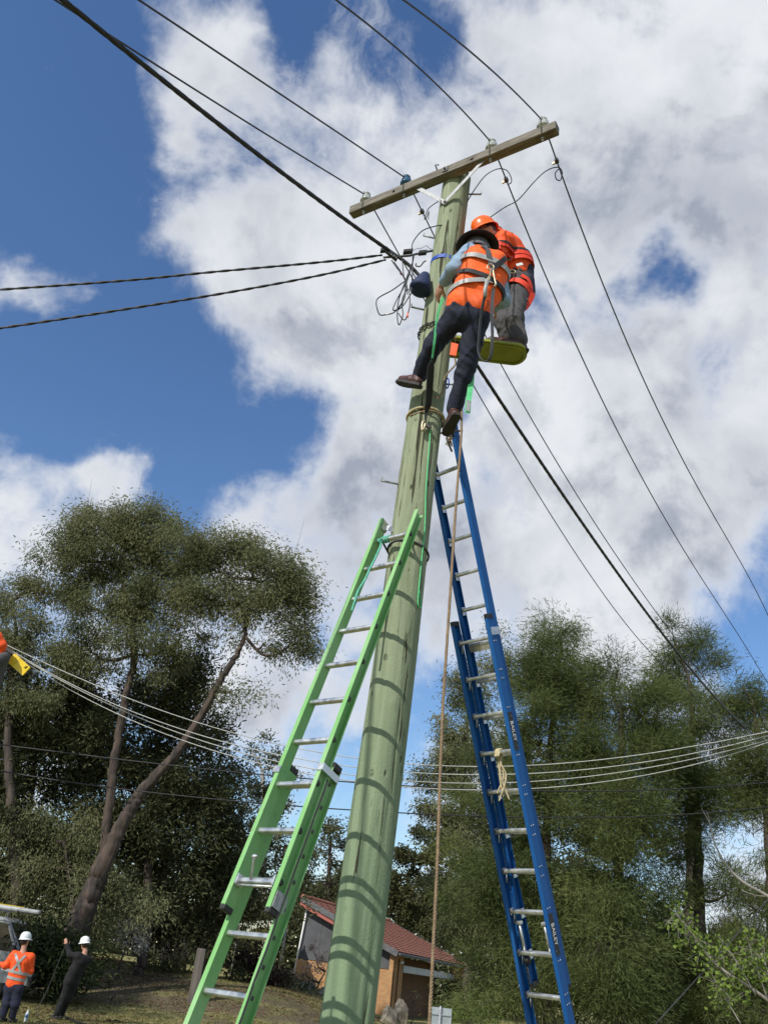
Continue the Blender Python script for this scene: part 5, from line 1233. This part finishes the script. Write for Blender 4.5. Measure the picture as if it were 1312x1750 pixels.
    MB().box(E0+e*.5-g*.28+V(0, 0, hw-.35), e, g, UPV, .08, .06, .05).build('flood_lamp', M_white, t)
    MB().tube([E0+e*.7-g*.03+V(0, 0, .3), E0+e*.75-g*.03+V(0, 0, hw-.2)], .03, 6).build('conduit', M_doorbrown, t)
    return E0, e, g
HE, He, Hg = house()
# shade sail left of the house
sp = [at(*q) for q in ((405, 1605, 46), (410, 1578, 49), (492, 1567, 50), (470, 1590, 46))]
def sail():
    n = 14; vs = []
    for i in range(n+1):
        for j in range(n+1):
            u, v = i/n, j/n; p = sp[0]*(1-u)*(1-v)+sp[3]*u*(1-v)+sp[2]*u*v+sp[1]*(1-u)*v
            e = -.9*(u*(1-u)*4*.25*(1-v)*.9)+V(0, 0, 0)[0]; p = p+V(0, 0, -.5*math.sin(PI*u)*math.sin(PI*v)+.35*math.sin(PI*u)*(1-v)*.9); vs.append(p)
    qs = [(i*(n+1)+j, (i+1)*(n+1)+j, (i+1)*(n+1)+j+1, i*(n+1)+j+1) for i in range(n) for j in range(n)]
    r = empty('shade_sail', (*((sp[0]+sp[2])/2)[:2], 0), 'cream shade sail stretched on posts left of the house', 'shade sail')
    o = np_mesh('sailcloth', np.array(vs), np.array(qs), M_sail, r, smooth=True); m_ = o.modifiers.new('s', 'SOLIDIFY'); m_.thickness = .02
    for q in sp: MB().tube([V(q[0], q[1], gzf(q[0], q[1])-.1), q+V(0, 0, .05)], .05, 8).build('post', M_galv, r)
sail()
# timber post, sandstone rocks, sign
po = at(337, 1665, 30.0); gzp = gzf(po[0], 30.0); pt = float(at(344, 1621, 30)[2])
o = MB().box((po[0], 30, (gzp+pt)/2-.05), V(1, .2, 0), V(-.2, 1, 0), V(0.0, 0, 1), .135, .12, (pt-gzp)/2+.05, .02).build('timber_post', M_oldwood); tag(o, 'weathered square timber post standing left of the green ladder', 'post')
def rock(px, py, Y, w, h, seed, lab):
    c = at(px, py, Y); r = np.random.default_rng(seed); bm = bmesh.new(); bmesh.ops.create_icosphere(bm, subdivisions=4, radius=1)
    pl = [(unit(r.normal(size=3)*V(1, 1, .8)), r.uniform(.45, .8)) for _ in range(16)]
    for v in bm.verts:
        p = np.array(v.co)
        for n_, d in pl:
            k = p@n_
            if k > d: p = p-n_*(k-d)*.96
        p = p*(1+.05*np.sin(p[0]*9+seed)*np.sin(p[2]*8+p[1]*5)+.02*np.sin(p[0]*31+p[2]*27)); v.co = Vector((p[0]*w+c[0], p[1]*w*.8+c[1], p[2]*h+c[2]))
    me = bpy.data.meshes.new('boulder'); bm.to_mesh(me); bm.free(); tag(link_mesh('boulder', me, M_rock), lab, 'boulder', 'sandstone boulders')
rock(662, 1744, 38, .50, .48, 21, 'low pale sandstone boulder left of its taller twin by the brick corner'); rock(687, 1732, 38.4, .34, .60, 14, 'tall pointed sandstone boulder right of its low twin by the brick corner')
rock(524, 1698, 43, .42, .75, 8, 'dark upright sandstone boulder under the blossom bush'); rock(551, 1703, 42, .45, .5, 11, 'pale sandstone boulder touching the left side of the pole')
sg = at(752, 1738, 20); sgn = empty('sign', (sg[0], 20, 0), 'grey back of a small metal sign at the foot of the picture', 'sign'); zt = float(at(752, 1722, 20)[2])
MB().box((sg[0], 20, zt-.22), V(1, .1, 0), V(-.1, 1, 0), UPV, .235, .008, .22, .006).build('sign_plate', M_signgrey, sgn)
for dz in (.10, -.10): MB().box((sg[0], 19.98, zt-.22+dz), V(1, .1, 0), V(-.1, 1, 0), UPV, .20, .012, .012).build('stiffener', M_signgrey, sgn)
MB().tube([(sg[0]-.01, 19.96, -.05), (sg[0]-.01, 19.96, zt+.03)], .025, 8).build('post', M_galv, sgn)
# bundle of dry canes leaning as a screen
rr = random.Random(3); cx = at(290, 1640, 40)
for k in range(34):
    px = 262+rr.random()*62; b_ = at(px, 1655, 40+rr.uniform(-.3, .3)); b_[2] = gzf(b_[0], b_[1])-.05; tp_ = at(px+rr.uniform(-4, 16), 1600+rr.uniform(0, 22), 40+rr.uniform(-.2, .6))
    o = MB().tube([b_, (b_+tp_)/2+V(rr.uniform(-.04, .04), 0, 0), tp_], [.035, .03, .02], 6).build('garden_cane', M_bamboo); tag(o, 'dry tan cane in the leaning cane screen among the garden shrubs', 'cane', 'dry canes of the garden screen')

# ------------------------------------------------------------------ trees and shrubs
LM_gum = leafmat('gum_leaf', (.090, .104, .048), (.168, .182, .086), (.27, .265, .135), .6, .32)
LM_dark = leafmat('dark_leaf', (.052, .060, .028), (.098, .108, .050), (.17, .165, .080), .6, .3)
LM_casu = leafmat('needle', (.058, .078, .026), (.105, .132, .044), (.18, .205, .072), .6, .32)
LM_olive = leafmat('olive_leaf', (.050, .056, .022), (.085, .088, .036), (.15, .14, .060), .5, .25)
LM_red = leafmat('plum_leaf', (.022, .010, .010), (.042, .018, .016), (.075, .034, .028), .5, .2)
LM_bright = leafmat('fresh_leaf', (.10, .16, .03), (.17, .25, .045), (.26, .34, .08), .45, .35)
LM_blos = leafmat('blossom', (.55, .50, .44), (.72, .68, .62), (.85, .83, .80), .7, .35)
LM_pink = leafmat('pale_blossom', (.26, .15, .11), (.42, .29, .23), (.60, .48, .42), .7, .3)
LM_shrub = leafmat('shrub_leaf', (.022, .030, .012), (.045, .060, .022), (.09, .11, .035), .5, .22)
LM_grass = leafmat('grass_blade', (.06, .07, .02), (.11, .11, .035), (.20, .17, .07), .7, .3)

def leaf_mesh(name, C, D, ln, wd, tint, m, parent, r):
    n = len(C); D = D/np.linalg.norm(D, axis=1)[:, None]; S = np.cross(D, r.normal(size=(n, 3))); S /= np.maximum(np.linalg.norm(S, axis=1), 1e-6)[:, None]
    B = np.cross(D, S); k = (ln*.12)[:, None]*B
    v = np.empty((n, 4, 3)); v[:, 0] = C; v[:, 1] = C+D*(ln*.45)[:, None]+S*(wd*.5)[:, None]+k; v[:, 2] = C+D*ln[:, None]; v[:, 3] = C+D*(ln*.45)[:, None]-S*(wd*.5)[:, None]+k
    q = np.arange(n*4).reshape(n, 4)
    return np_mesh(name, v.reshape(-1, 3), q, m, parent, np.repeat(tint, 4))
STY = dict(gum=dict(ln=(.11, .19), wd=(.030, .050), droop=.9, sig=.33, out=.35, mul=8.), casu=dict(ln=(.13, .27), wd=(.012, .021), droop=.1, sig=.27, out=.7, mul=10.), round=dict(ln=(.10, .17), wd=(.055, .085), droop=.2, sig=.32, out=.4, mul=3.6),
           fine=dict(ln=(.15, .28), wd=(.048, .078), droop=.1, sig=.38, out=.5, mul=5.), small=dict(ln=(.06, .11), wd=(.03, .05), droop=0, sig=.18, out=.3, mul=1.6), bloss=dict(ln=(.05, .10), wd=(.04, .07), droop=0, sig=.14, out=.2, mul=1.))
def plant(name, label, cat, Y, trunk, crowns, style, m, bark, dens=1., group=None, seed=0, depth=1., branch=True, lsc=1., twigs=0):
    """trunk: [(px,py,r)...]; crowns: [(px,py,rx,ry,fill)...] in photo pixels at distance Y"""
    r = np.random.default_rng(seed+100); S = STY[style]
    tp = [at(a, b, Y) for a, b, _ in trunk]; base = tp[0].copy(); base[2] = gzf(base[0], base[1])
    if tp[0][2] > base[2]+1.2: tp = [V(tp[0][0]-.05*(tp[1][0]-tp[0][0]), tp[0][1], base[2]-.1)]+tp
    else: tp = [V(tp[0][0], tp[0][1], base[2]-.1)]+([tp[0]] if tp[0][2] > base[2]+.3 else [])+tp[1:]; 
    rs = [t[2] for t in trunk]; rs = ([rs[0]*1.15]+rs)[-len(tp):] if len(tp) > len(rs) else rs
    root = empty(name, base, label, cat, group)
    path = smooth_path(tp, 12); rad = np.interp(np.linspace(0, 1, len(path)), np.linspace(0, 1, len(rs)), rs)
    path = [p+V(*(r.normal(size=3)*.02)) if 0 < i < len(path)-1 else p for i, p in enumerate(path)]
    tm = MB().tube(path, list(rad), 22); pa_ = np.array(path)
    for vi in range(len(tm.v)):
        k_ = vi//22; a_ = (vi % 22)/22*2*PI; c_ = pa_[min(k_, len(pa_)-1)]; v_ = np.array(tm.v[vi]); z_ = v_[2]
        tm.v[vi] = tuple(c_+(v_-c_)*(1+.05*math.sin(a_*5+z_*.9+seed)+.06*math.sin(a_*10-z_*.6)+.03*math.sin(z_*3.1+a_*2)))
    tm.build('trunk', bark, root)
    br = MB(); C, D, T = [], [], []; nodes = [np.array(p) for p in path[len(path)//3:]]
    for px, py, rx, ry, fill in crowns:
        c = at(px, py, Y); sx = np.linalg.norm(at(px+1, py, Y)-c); dy = at(px, py-1, Y)-c; sy = np.linalg.norm(dy); RX, RZ = rx*sx, ry*sy*.97; RY = max(.5, (RX*.55+RZ*.35))*depth
        # limb from the nearest lower node to the crown centre
        nd = min(nodes, key=lambda p: np.linalg.norm(p-c)+max(0, p[2]-c[2])*1.5); k = np.linalg.norm(c-nd); md = (nd+c)/2+r.normal(size=3)*k*.10-V(0, 0, k*.06)
        lp = smooth_path([nd, md, c], 5); lr = min(.05+.012*k, rs[-1]*.9+.02)
        if branch: br.tube(lp, list(np.linspace(lr, lr*.45, len(lp))), 7)
        loc = lp[1:]
        nc = max(4, int(PI*RX*RZ*3.0*dens*fill/ (S['sig']/.3)**2))
        for _ in range(nc):
            d = r.normal(size=3); d /= np.linalg.norm(d); u = r.random()**(1/2.4)*(1.30 if r.random() < .20 else .96); p = c+d*V(RX, RY, RZ)*u
            g0 = gzf(p[0], p[1])
            if p[2] < g0+.15: p[2] = g0+.15+.2*r.random()
            if branch:
                q = min(loc, key=lambda t: np.linalg.norm(t-p)); kk = np.linalg.norm(p-q); mm = (p+q)/2+r.normal(size=3)*kk*.12-V(0, 0, kk*.08)
                br.tube([q, mm, p], [min(.022, .01+.008*kk), .010, .004], 4, caps=False)
            nl = int(S['mul']*r.uniform(50, 95)*max(.35, min(1, fill*1.2))); sg_ = S['sig']*r.uniform(.7, 1.35)
            off = r.normal(size=(nl, 3))*V(sg_, sg_, sg_*.75); out = d*S['out']
            C.append(p+off); D.append(r.normal(size=(nl, 3))*.75+off/sg_*S['out']*.6+out-V(0, 0, S['droop']))
            T.append(np.clip(r.normal(.48, .17)+r.normal(size=nl)*.08, 0, 1))
            for _t in range(twigs): e_ = p+r.normal(size=3)*sg_*1.8-V(0, 0, .1); br.tube([p, (p+e_)/2+r.normal(size=3)*.05, e_], [.006, .005, .003], 3, caps=False)
        nodes += loc
    if br.v: br.build('branches', bark, root)['kind'] = 'stuff'
    C = np.concatenate(C); D = np.concatenate(D); T = np.concatenate(T); n = len(C)
    g_ = gz(C[:, 0], C[:, 1]); C[:, 2] = np.maximum(C[:, 2], g_+.05)
    leaf_mesh('crown', C, D, r.uniform(*S['ln'], n)*lsc, r.uniform(*S['wd'], n)*lsc, T, m, root, r)
    return root, n
NL = 0
def T_(*a, **k):
    global NL
    o, n = plant(*a, **k); NL += n; return o
GB = 'gum trees at the left'
T_('gum_tree', 'tall gum with a leaning ribbed trunk and a spreading right hand crown', 'tree', 29, [(118, 1632, .40), (150, 1545, .32), (185, 1460, .25), (222, 1385, .19), (250, 1345, .17), (300, 1290, .15), (345, 1222, .13), (385, 1150, .11), (412, 1105, .09), (425, 1050, .05)],
   [(430, 990, 88, 62, 1.), (355, 955, 60, 52, 1.), (485, 1025, 52, 52, 1.), (405, 925, 65, 26, 1.), (512, 1095, 24, 34, .8), (475, 975, 50, 36, .9), (400, 1188, 48, 13, .3), (330, 1010, 40, 45, .8), (450, 1100, 50, 20, .2), (395, 1050, 45, 30, .5), (520, 1050, 22, 30, .7)], 'gum', LM_gum, M_bark, 1.0, GB, 1, twigs=1)
T_('gum_tree', 'tallest gum at the left with an upright trunk and domed crown', 'tree', 30.5, [(160, 1560, .16), (182, 1420, .15), (198, 1290, .14), (214, 1200, .13), (230, 1120, .12), (218, 1040, .10), (205, 970, .06)],
   [(205, 930, 95, 60, 1.), (140, 960, 58, 48, 1.), (270, 955, 65, 62, 1.), (245, 893, 72, 28, 1.), (165, 1040, 75, 50, .9), (255, 1040, 68, 55, .95), (195, 880, 58, 20, 1.), (150, 1110, 70, 50, .8), (250, 1120, 80, 45, .85), (112, 920, 26, 25, .8), (310, 1090, 45, 45, .6), (320, 960, 40, 50, .8)], 'gum', LM_gum, M_bark, 1.0, GB, 2, twigs=1)
T_('gum_tree', 'gum cut by the left edge with a lower ragged crown', 'tree', 31, [(30, 1560, .2), (20, 1400, .16), (15, 1250, .13), (20, 1120, .08)],
   [(15, 1020, 55, 44, .9), (50, 1090, 48, 50, .85), (5, 1120, 60, 65, 1.), (75, 1005, 16, 26, .5), (100, 1130, 50, 40, .7), (30, 1200, 70, 50, .9)], 'gum', LM_gum, M_bark_d, 1.0, GB, 3)
DG = 'dark understorey trees at the left'
T_('wattle_tree', 'dark dense wattle low at the left edge behind the pale wires', 'tree', 33, [(40, 1600, .16), (45, 1450, .13), (60, 1300, .08)], [(50, 1210, 95, 75, 1.), (20, 1330, 100, 90, 1.), (90, 1400, 100, 90, 1.), (40, 1490, 110, 80, 1.0), (120, 1290, 90, 80, 1.), (130, 1180, 70, 50, .9)], 'fine', LM_dark, M_bark_d, 1.0, DG, 4)
T_('wattle_tree', 'dark dense wattle between the upright and the leaning gum trunks', 'tree', 34, [(250, 1600, .16), (255, 1450, .13), (265, 1300, .08)], [(270, 1200, 85, 60, 1.), (335, 1180, 58, 70, .95), (230, 1300, 90, 80, 1.), (330, 1290, 75, 85, 1.), (170, 1240, 70, 70, .95), (280, 1420, 100, 90, 1.0), (190, 1430, 90, 90, 1.), (340, 1380, 70, 60, 1.)], 'fine', LM_dark, M_bark_d, 1.0, DG, 5)
T_('wattle_tree', 'dark wattle right of the leaning gum trunk below the low wires', 'tree', 36, [(350, 1600, .14), (355, 1500, .11), (360, 1420, .08)], [(375, 1360, 55, 55, .9), (350, 1440, 80, 70, 1.), (405, 1490, 60, 60, .9), (300, 1510, 80, 60, 1.), (350, 1560, 80, 50, 1.), (430, 1550, 60, 50, .9)], 'fine', LM_dark, M_bark_d, 1.0, DG, 6)
T_('wattle_tree', 'grey green scraggy tree low behind the leaning trunk base', 'tree', 31, [(130, 1600, .10), (120, 1500, .08), (110, 1440, .05)], [(90, 1480, 80, 60, .9), (150, 1540, 70, 50, .9), (60, 1570, 70, 45, .9), (210, 1550, 70, 45, .9), (110, 1590, 60, 40, .9), (30, 1420, 70, 60, .8), (150, 1400, 60, 60, .6)], 'gum', LM_gum, M_bark_d, .8, DG, 7, twigs=1)
def off(x, y, z): return proj_px(V(x, y, z))
T_('gum_tree', 'gum standing just outside the left edge, shading the van and the garden bed', 'tree', 19, [(*off(-14, 19, .2), .25), (*off(-14.2, 19, 3), .2), (*off(-14, 19, 6), .14)], [(*off(-14, 19, 8), 190, 150, .5), (*off(-16, 19, 7), 150, 110, .5), (*off(-13.6, 19, 9.6), 150, 100, .5)], 'gum', LM_gum, M_bark_d, .34, GB, 17, lsc=1.4)
BG = 'distant trees around the house'
T_('gum_tree', 'distant thin crowned gum showing between the gums and the green ladder', 'tree', 56, [(455, 1600, .2), (450, 1500, .18), (452, 1400, .15), (448, 1320, .1)], [(430, 1285, 42, 40, .45), (490, 1300, 30, 35, .35), (455, 1370, 60, 50, .55), (430, 1450, 65, 60, .7), (490, 1470, 50, 60, .7), (440, 1540, 70, 50, .8)], 'round', LM_olive, M_bark_p, .55, BG, 8, lsc=1.5)
T_('gum_tree', 'distant sparse gum just behind the roof apex and the green ladder', 'tree', 66, [(560, 1570, .2), (562, 1500, .15), (565, 1430, .1)], [(560, 1400, 45, 35, .35), (545, 1450, 45, 45, .5), (590, 1450, 35, 50, .5), (560, 1510, 60, 40, .75), (600, 1520, 45, 45, .6), (515, 1500, 35, 60, .6)], 'round', LM_dark, M_bark_d, .5, BG, 9, lsc=1.7)
T_('gum_tree', 'distant olive tree rising behind the red roof right of the pole', 'tree', 68, [(740, 1600, .25), (742, 1540, .2), (745, 1480, .1)], [(740, 1450, 55, 40, .8), (690, 1490, 40, 45, .75), (770, 1500, 60, 50, .85), (710, 1540, 60, 40, .85), (800, 1550, 60, 50, .9), (745, 1580, 90, 30, .9)], 'round', LM_olive, M_bark_d, .5, BG, 10, lsc=1.9)
RG = 'tall trees at the right'
T_('gum_tree', 'gum with drooping leaves showing left of the blue ladder', 'tree', 37, [(800, 1700, .18), (795, 1500, .14), (790, 1350, .1), (800, 1220, .08)], [(800, 1180, 50, 45, .65), (770, 1250, 45, 55, .7), (755, 1320, 45, 40, .65), (740, 1385, 42, 45, .6), (800, 1310, 60, 70, .85), (790, 1420, 70, 60, .8), (775, 1500, 50, 50, .6), (860, 1130, 50, 45, .6), (820, 1560, 80, 60, .9)], 'gum', LM_gum, M_bark_d, .9, RG, 11, lsc=1.2)
T_('casuarina_tree', 'tall feathery casuarina directly behind the middle of the blue ladder', 'tree', 24, [(935, 1745, .17), (930, 1600, .14), (935, 1400, .11), (945, 1200, .07), (962, 1080, .04)], [(970, 1072, 34, 30, .9), (935, 1100, 24, 22, .7), (955, 1125, 48, 36, 1.), (905, 1150, 40, 36, .9), (930, 1180, 80, 48, 1.), (985, 1195, 55, 55, 1.), (925, 1270, 105, 70, 1.), (905, 1380, 110, 80, 1.), (890, 1490, 115, 80, 1.), (880, 1600, 110, 75, 1.), (870, 1690, 115, 55, 1.)], 'casu', LM_casu, M_bark_d, 1.15, RG, 12)
T_('casuarina_tree', 'broad casuarina in the middle of the right hand tree mass', 'tree', 23, [(1060, 1745, .16), (1055, 1600, .14), (1060, 1400, .11), (1062, 1220, .08)], [(1055, 1145, 42, 34, .9), (1075, 1210, 75, 55, 1.), (1030, 1280, 90, 65, 1.), (1105, 1310, 85, 70, 1.), (1050, 1400, 110, 80, 1.), (1040, 1510, 100, 80, .95), (1035, 1610, 105, 75, 1.), (1050, 1700, 115, 55, 1.)], 'casu', LM_casu, M_bark_d, 1.1, RG, 13)
T_('casuarina_tree', 'casuarina with twin pale green tips near the thick cable', 'tree', 25, [(1200, 1745, .17), (1195, 1600, .15), (1190, 1400, .11), (1180, 1200, .08)], [(1150, 1092, 28, 32, .8), (1195, 1100, 26, 28, .7), (1175, 1155, 65, 42, .95), (1205, 1240, 85, 62, 1.), (1160, 1330, 85, 70, 1.), (1235, 1350, 75, 62, .95), (1180, 1430, 95, 50, .8), (1150, 1540, 70, 60, .6), (1240, 1530, 60, 60, .6), (1200, 1640, 115, 65, 1.), (1190, 1720, 120, 45, 1.)], 'casu', LM_casu, M_bark_d, 1.05, RG, 14)
T_('casuarina_tree', 'casuarina cut by the right edge of the picture', 'tree', 24, [(1330, 1745, .16), (1320, 1600, .13), (1310, 1400, .10), (1290, 1230, .08)], [(1268, 1175, 38, 36, .8), (1300, 1230, 50, 50, .95), (1290, 1320, 62, 62, .95), (1310, 1410, 62, 52, .8), (1290, 1555, 70, 80, .8), (1300, 1660, 85, 65, 1.), (1310, 1730, 90, 45, 1.)], 'casu', LM_casu, M_bark_d, 1.0, RG, 15)
T_('gum_tree', 'far grey green gum filling the gaps behind the casuarinas', 'tree', 42, [(1180, 1745, .3), (1180, 1500, .22), (1180, 1300, .12)], [(1100, 1260, 80, 60, .5), (1060, 1400, 120, 80, .5), (1260, 1320, 80, 80, .4), (1000, 1620, 150, 70, .9), (1200, 1660, 150, 70, .9), (1120, 1180, 60, 40, .5), (900, 1300, 90, 110, .6), (900, 1520, 110, 100, .8), (1000, 1460, 110, 80, .6)], 'round', LM_gum, M_bark_d, .8, RG, 16, lsc=1.3)
# garden shrubs
SG = 'garden shrubs'
T_('plum_tree', 'dark purple leaved tree behind the white blossom shrub', 'tree', 37, [(240, 1655, .09), (246, 1620, .07), (258, 1590, .05)], [(262, 1575, 48, 42, .9), (300, 1590, 30, 30, .7), (225, 1560, 25, 25, .5)], 'round', LM_red, M_bark_d, 1.1, SG, 20)
T_('plum_tree', 'dark purple leaved tree seen through the green ladder rungs', 'tree', 39, [(415, 1690, .08), (416, 1665, .06), (420, 1640, .05)], [(415, 1640, 50, 34, .9), (455, 1655, 32, 40, .8), (375, 1620, 30, 30, .7), (330, 1590, 35, 30, .7)], 'round', LM_red, M_bark_d, 1.0, SG, 21)
T_('blossom_shrub', 'small tree covered in white blossom left of the purple tree', 'shrub', 33, [(205, 1650, .035), (212, 1630, .03), (222, 1600, .02)], [(220, 1590, 24, 28, .6), (238, 1612, 22, 22, .55), (205, 1605, 14, 18, .5)], 'bloss', LM_blos, M_twig, 1.7, SG, 22)
T_('blossom_shrub', 'leafless bush with pale pink blossom in front of the brick wall', 'shrub', 44, [(538, 1715, .05), (540, 1700, .04), (545, 1680, .03)], [(520, 1665, 36, 34, .22), (556, 1660, 30, 36, .22), (495, 1690, 24, 24, .22), (540, 1635, 30, 20, .2)], 'bloss', LM_pink, M_twig, 1.1, SG, 23, twigs=3, lsc=1.3)
T_('shrub', 'green bush at the foot of the leaning gum behind the orange worker', 'shrub', 27.5, [(85, 1670, .04), (86, 1660, .03), (88, 1650, .03)], [(90, 1640, 34, 28, .9), (70, 1625, 22, 20, .7), (108, 1660, 18, 16, .8)], 'fine', LM_shrub, M_twig, 1.3, SG, 24)
for k, (px, py, Y, rx, ry, lb) in enumerate(((178, 1640, 33, 18, 12, 'low dark bush just right of the leaning man\'s helmet'), (266, 1662, 35, 12, 9, 'small round bush under the purple tree on the mulch'), (288, 1666, 35, 12, 8, 'small flat bush next to the cane screen'), (245, 1655, 35.5, 12, 8, 'small bush at the foot of the white blossom tree'), (400, 1690, 36, 28, 14, 'dark bush behind the green ladder rails near the lawn'), (490, 1712, 41, 16, 9, 'low bush left of the dark boulder'), (470, 1668, 45, 26, 26, 'rounded bush against the left end of the brick wall'), (350, 1672, 37, 22, 14, 'dull bush right of the square timber post'), (520, 1722, 40, 26, 10, 'spreading low bush in front of the dark boulder'))):
    T_('shrub', lb, 'shrub', Y, [(px, py+ry, .02), (px, py, .015)], [(px, py, rx, ry, 1.0)], 'small', LM_shrub, M_twig, 1.6, SG, 30+k)
T_('shrub', 'bright green shrub at the bottom right of the sign', 'shrub', 30, [(800, 1745, .03), (800, 1730, .02)], [(800, 1728, 34, 18, .9), (835, 1738, 30, 16, .9), (770, 1738, 20, 12, .8)], 'small', LM_bright, M_twig, 1.2, SG, 40)
T_('shrub', 'dull green shrub in front of the garage of the brick house', 'shrub', 40, [(790, 1725, .04), (790, 1700, .03)], [(780, 1690, 30, 24, .8), (810, 1690, 40, 35, .9), (760, 1710, 18, 16, .7)], 'small', LM_shrub, M_twig, 1.2, SG, 41)
T_('shrub', 'leafless twiggy shrub in front of the brown garage wall', 'shrub', 42, [(703, 1742, .02), (705, 1720, .016), (707, 1700, .012)], [(705, 1705, 16, 20, .12)], 'small', LM_pink, M_twig, 1.5, SG, 42, twigs=8, lsc=.5)
# a far belt of bush closing the view under the crowns
def belt():
    r = np.random.default_rng(77); n = 70000; a = np.radians(r.uniform(-32, 32, n)); d = r.uniform(78, 96, n); x = d*np.sin(a); y = d*np.cos(a)
    top = 8.6+1.6*np.sin(a*9)+1.4*np.sin(a*23+1)+.8*np.sin(a*57); z = r.random(n)**.8*top
    o = leaf_mesh('far_bushland', np.stack([x, y, z], 1), r.normal(size=(n, 3))+V(0, 0, .2), r.uniform(.35, .8, n), r.uniform(.2, .4, n), np.clip(r.normal(.4, .2, n), 0, 1), LM_dark, None, r)
    tag(o, 'far dark bushland closing the view behind the house', 'bushland', kind='stuff')
belt()
# near sapling at the right, with fresh leaves, and a bare pale branch
sap = empty('sapling', (4.9, 9.2, 0), 'young tree with fresh green leaves and pale twigs in the lower right corner', 'tree')
SB = [[(1400, 1790, 9.2, .022), (1312, 1710, 9.1, .016), (1225, 1650, 9.0, .011), (1185, 1600, 8.95, .007), (1155, 1560, 8.9, .004)], [(1225, 1650, 9.0, .008), (1190, 1610, 9.1, .005), (1140, 1575, 9.2, .003)], [(1312, 1710, 9.1, .009), (1290, 1650, 9.0, .006), (1275, 1600, 8.9, .003)],
      [(1290, 1700, 9.05, .007), (1262, 1650, 9.0, .004), (1235, 1610, 9., .003)], [(1265, 1750, 8.9, .007), (1235, 1700, 8.9, .004), (1222, 1680, 8.9, .003)], [(1400, 1790, 9.2, .014), (1330, 1700, 9.3, .009), (1300, 1630, 9.4, .004)]]
mb = MB(); r = np.random.default_rng(9); C, D, T = [], [], []
mb.tube(smooth_path([V(4.9, 9.2, -.05), at(1420, 1850, 9.2), at(1400, 1790, 9.2)], 4), .028, 8)
for b in SB:
    p = smooth_path([at(x, y, Y) for x, y, Y, _ in b], 6); mb.tube(p, list(np.interp(np.linspace(0, 1, len(p)), np.linspace(0, 1, len(b)), [q[3] for q in b])), 6)
    for q in p[len(p)//3:]:
        for _ in range(5):
            e_ = q+r.normal(size=3)*.07; nl = r.integers(2, 6); C.append(e_+r.normal(size=(nl, 3))*.025); D.append(r.normal(size=(nl, 3))+V(0, 0, .1)); T.append(np.clip(r.normal(.5, .2, nl), 0, 1)); mb.tube([q, e_], .0018, 3, caps=False)
mb.build('trunk', M_bark_p, sap); C = np.concatenate(C); n = len(C); leaf_mesh('crown', C, np.concatenate(D), r.uniform(.03, .055, n), r.uniform(.022, .036, n), np.concatenate(T), LM_bright, sap, r)
db = empty('bare_branch', at(1312, 1530, 10.5), 'pale bare forked branch reaching in from the right edge', 'branch')
MB().tube(smooth_path([at(1420, 1600, 10.5), at(1312, 1532, 10.5), at(1270, 1508, 10.5), at(1240, 1478, 10.5), at(1220, 1440, 10.5), at(1212, 1408, 10.5), at(1198, 1382, 10.5)], 6), list(np.linspace(.02, .004, 37)), 7).build('main_stem', M_bark_p, db)
MB().tube(smooth_path([at(1212, 1408, 10.5), at(1210, 1395, 10.5), at(1207, 1388, 10.5)], 4), .004, 5).build('side_twig', M_bark_p, db); MB().tube(smooth_path([at(1312, 1532, 10.5), at(1290, 1530, 10.5), at(1268, 1522, 10.5)], 4), .005, 5).build('side_twig', M_bark_p, db)
MB().tube(smooth_path([at(1420, 1600, 10.5), V(at(1450, 1700, 10.5)[0], 10.5, 1.2), V(at(1450, 1700, 10.5)[0], 10.5, -.05)], 5), .03, 8).build('main_stem', M_bark_p, db)
gw_a = atz(1120, 1752, 1.2); o = MB().tube([at(1085, 1790, 8.6), at(1120, 1750, 8.7), at(1215, 1645, 9.2), at(1312, 1537, 9.8), at(1500, 1330, 11)], .006, 6).build('guy_wire', M_wire); tag(o, 'dark stay wire slanting across the lower right corner', 'wire')
# grass on the open lawn
def grass():
    r = np.random.default_rng(5); n = 75000; x = r.uniform(-12, 2, n); y = 19+20*r.random(n)**1.3; m_ = np.abs(x/y) < .5; x, y = x[m_], y[m_]; n = len(x); z = gz(x, y)
    o = leaf_mesh('lawn_grass', np.stack([x, y, z-.005], 1), r.normal(size=(n, 3))*.45+V(0, 0, 1), r.uniform(.03, .085, n), r.uniform(.006, .014, n), np.clip(r.normal(.5, .22, n), 0, 1), LM_grass, None, r); tag(o, 'short patchy grass on the lawn at the lower left', 'grass', kind='stuff')
grass()
LM_litter = leafmat('dry_leaf', (.06, .035, .02), (.14, .085, .05), (.26, .18, .11), .9, .1)
def litter():
    r = np.random.default_rng(15); n = 26000; x = r.uniform(-13, 3, n); y = r.uniform(23, 44, n); m_ = (np.abs(x/y) < .5) & (np.sin(x*1.1+y*.6)+np.sin(y*1.7-x*.4)+r.normal(size=n)*.8 > -.2); x, y = x[m_], y[m_]; n = len(x)
    o = leaf_mesh('leaf_litter', np.stack([x, y, gz(x, y)+.012], 1), r.normal(size=(n, 3))*V(1, 1, .12), r.uniform(.05, .14, n), r.uniform(.02, .05, n), np.clip(r.normal(.5, .25, n), 0, 1), LM_litter, None, r); tag(o, 'dry fallen leaves scattered over the garden bed', 'leaf litter', kind='stuff')
litter()
print('LEAVES', NL)
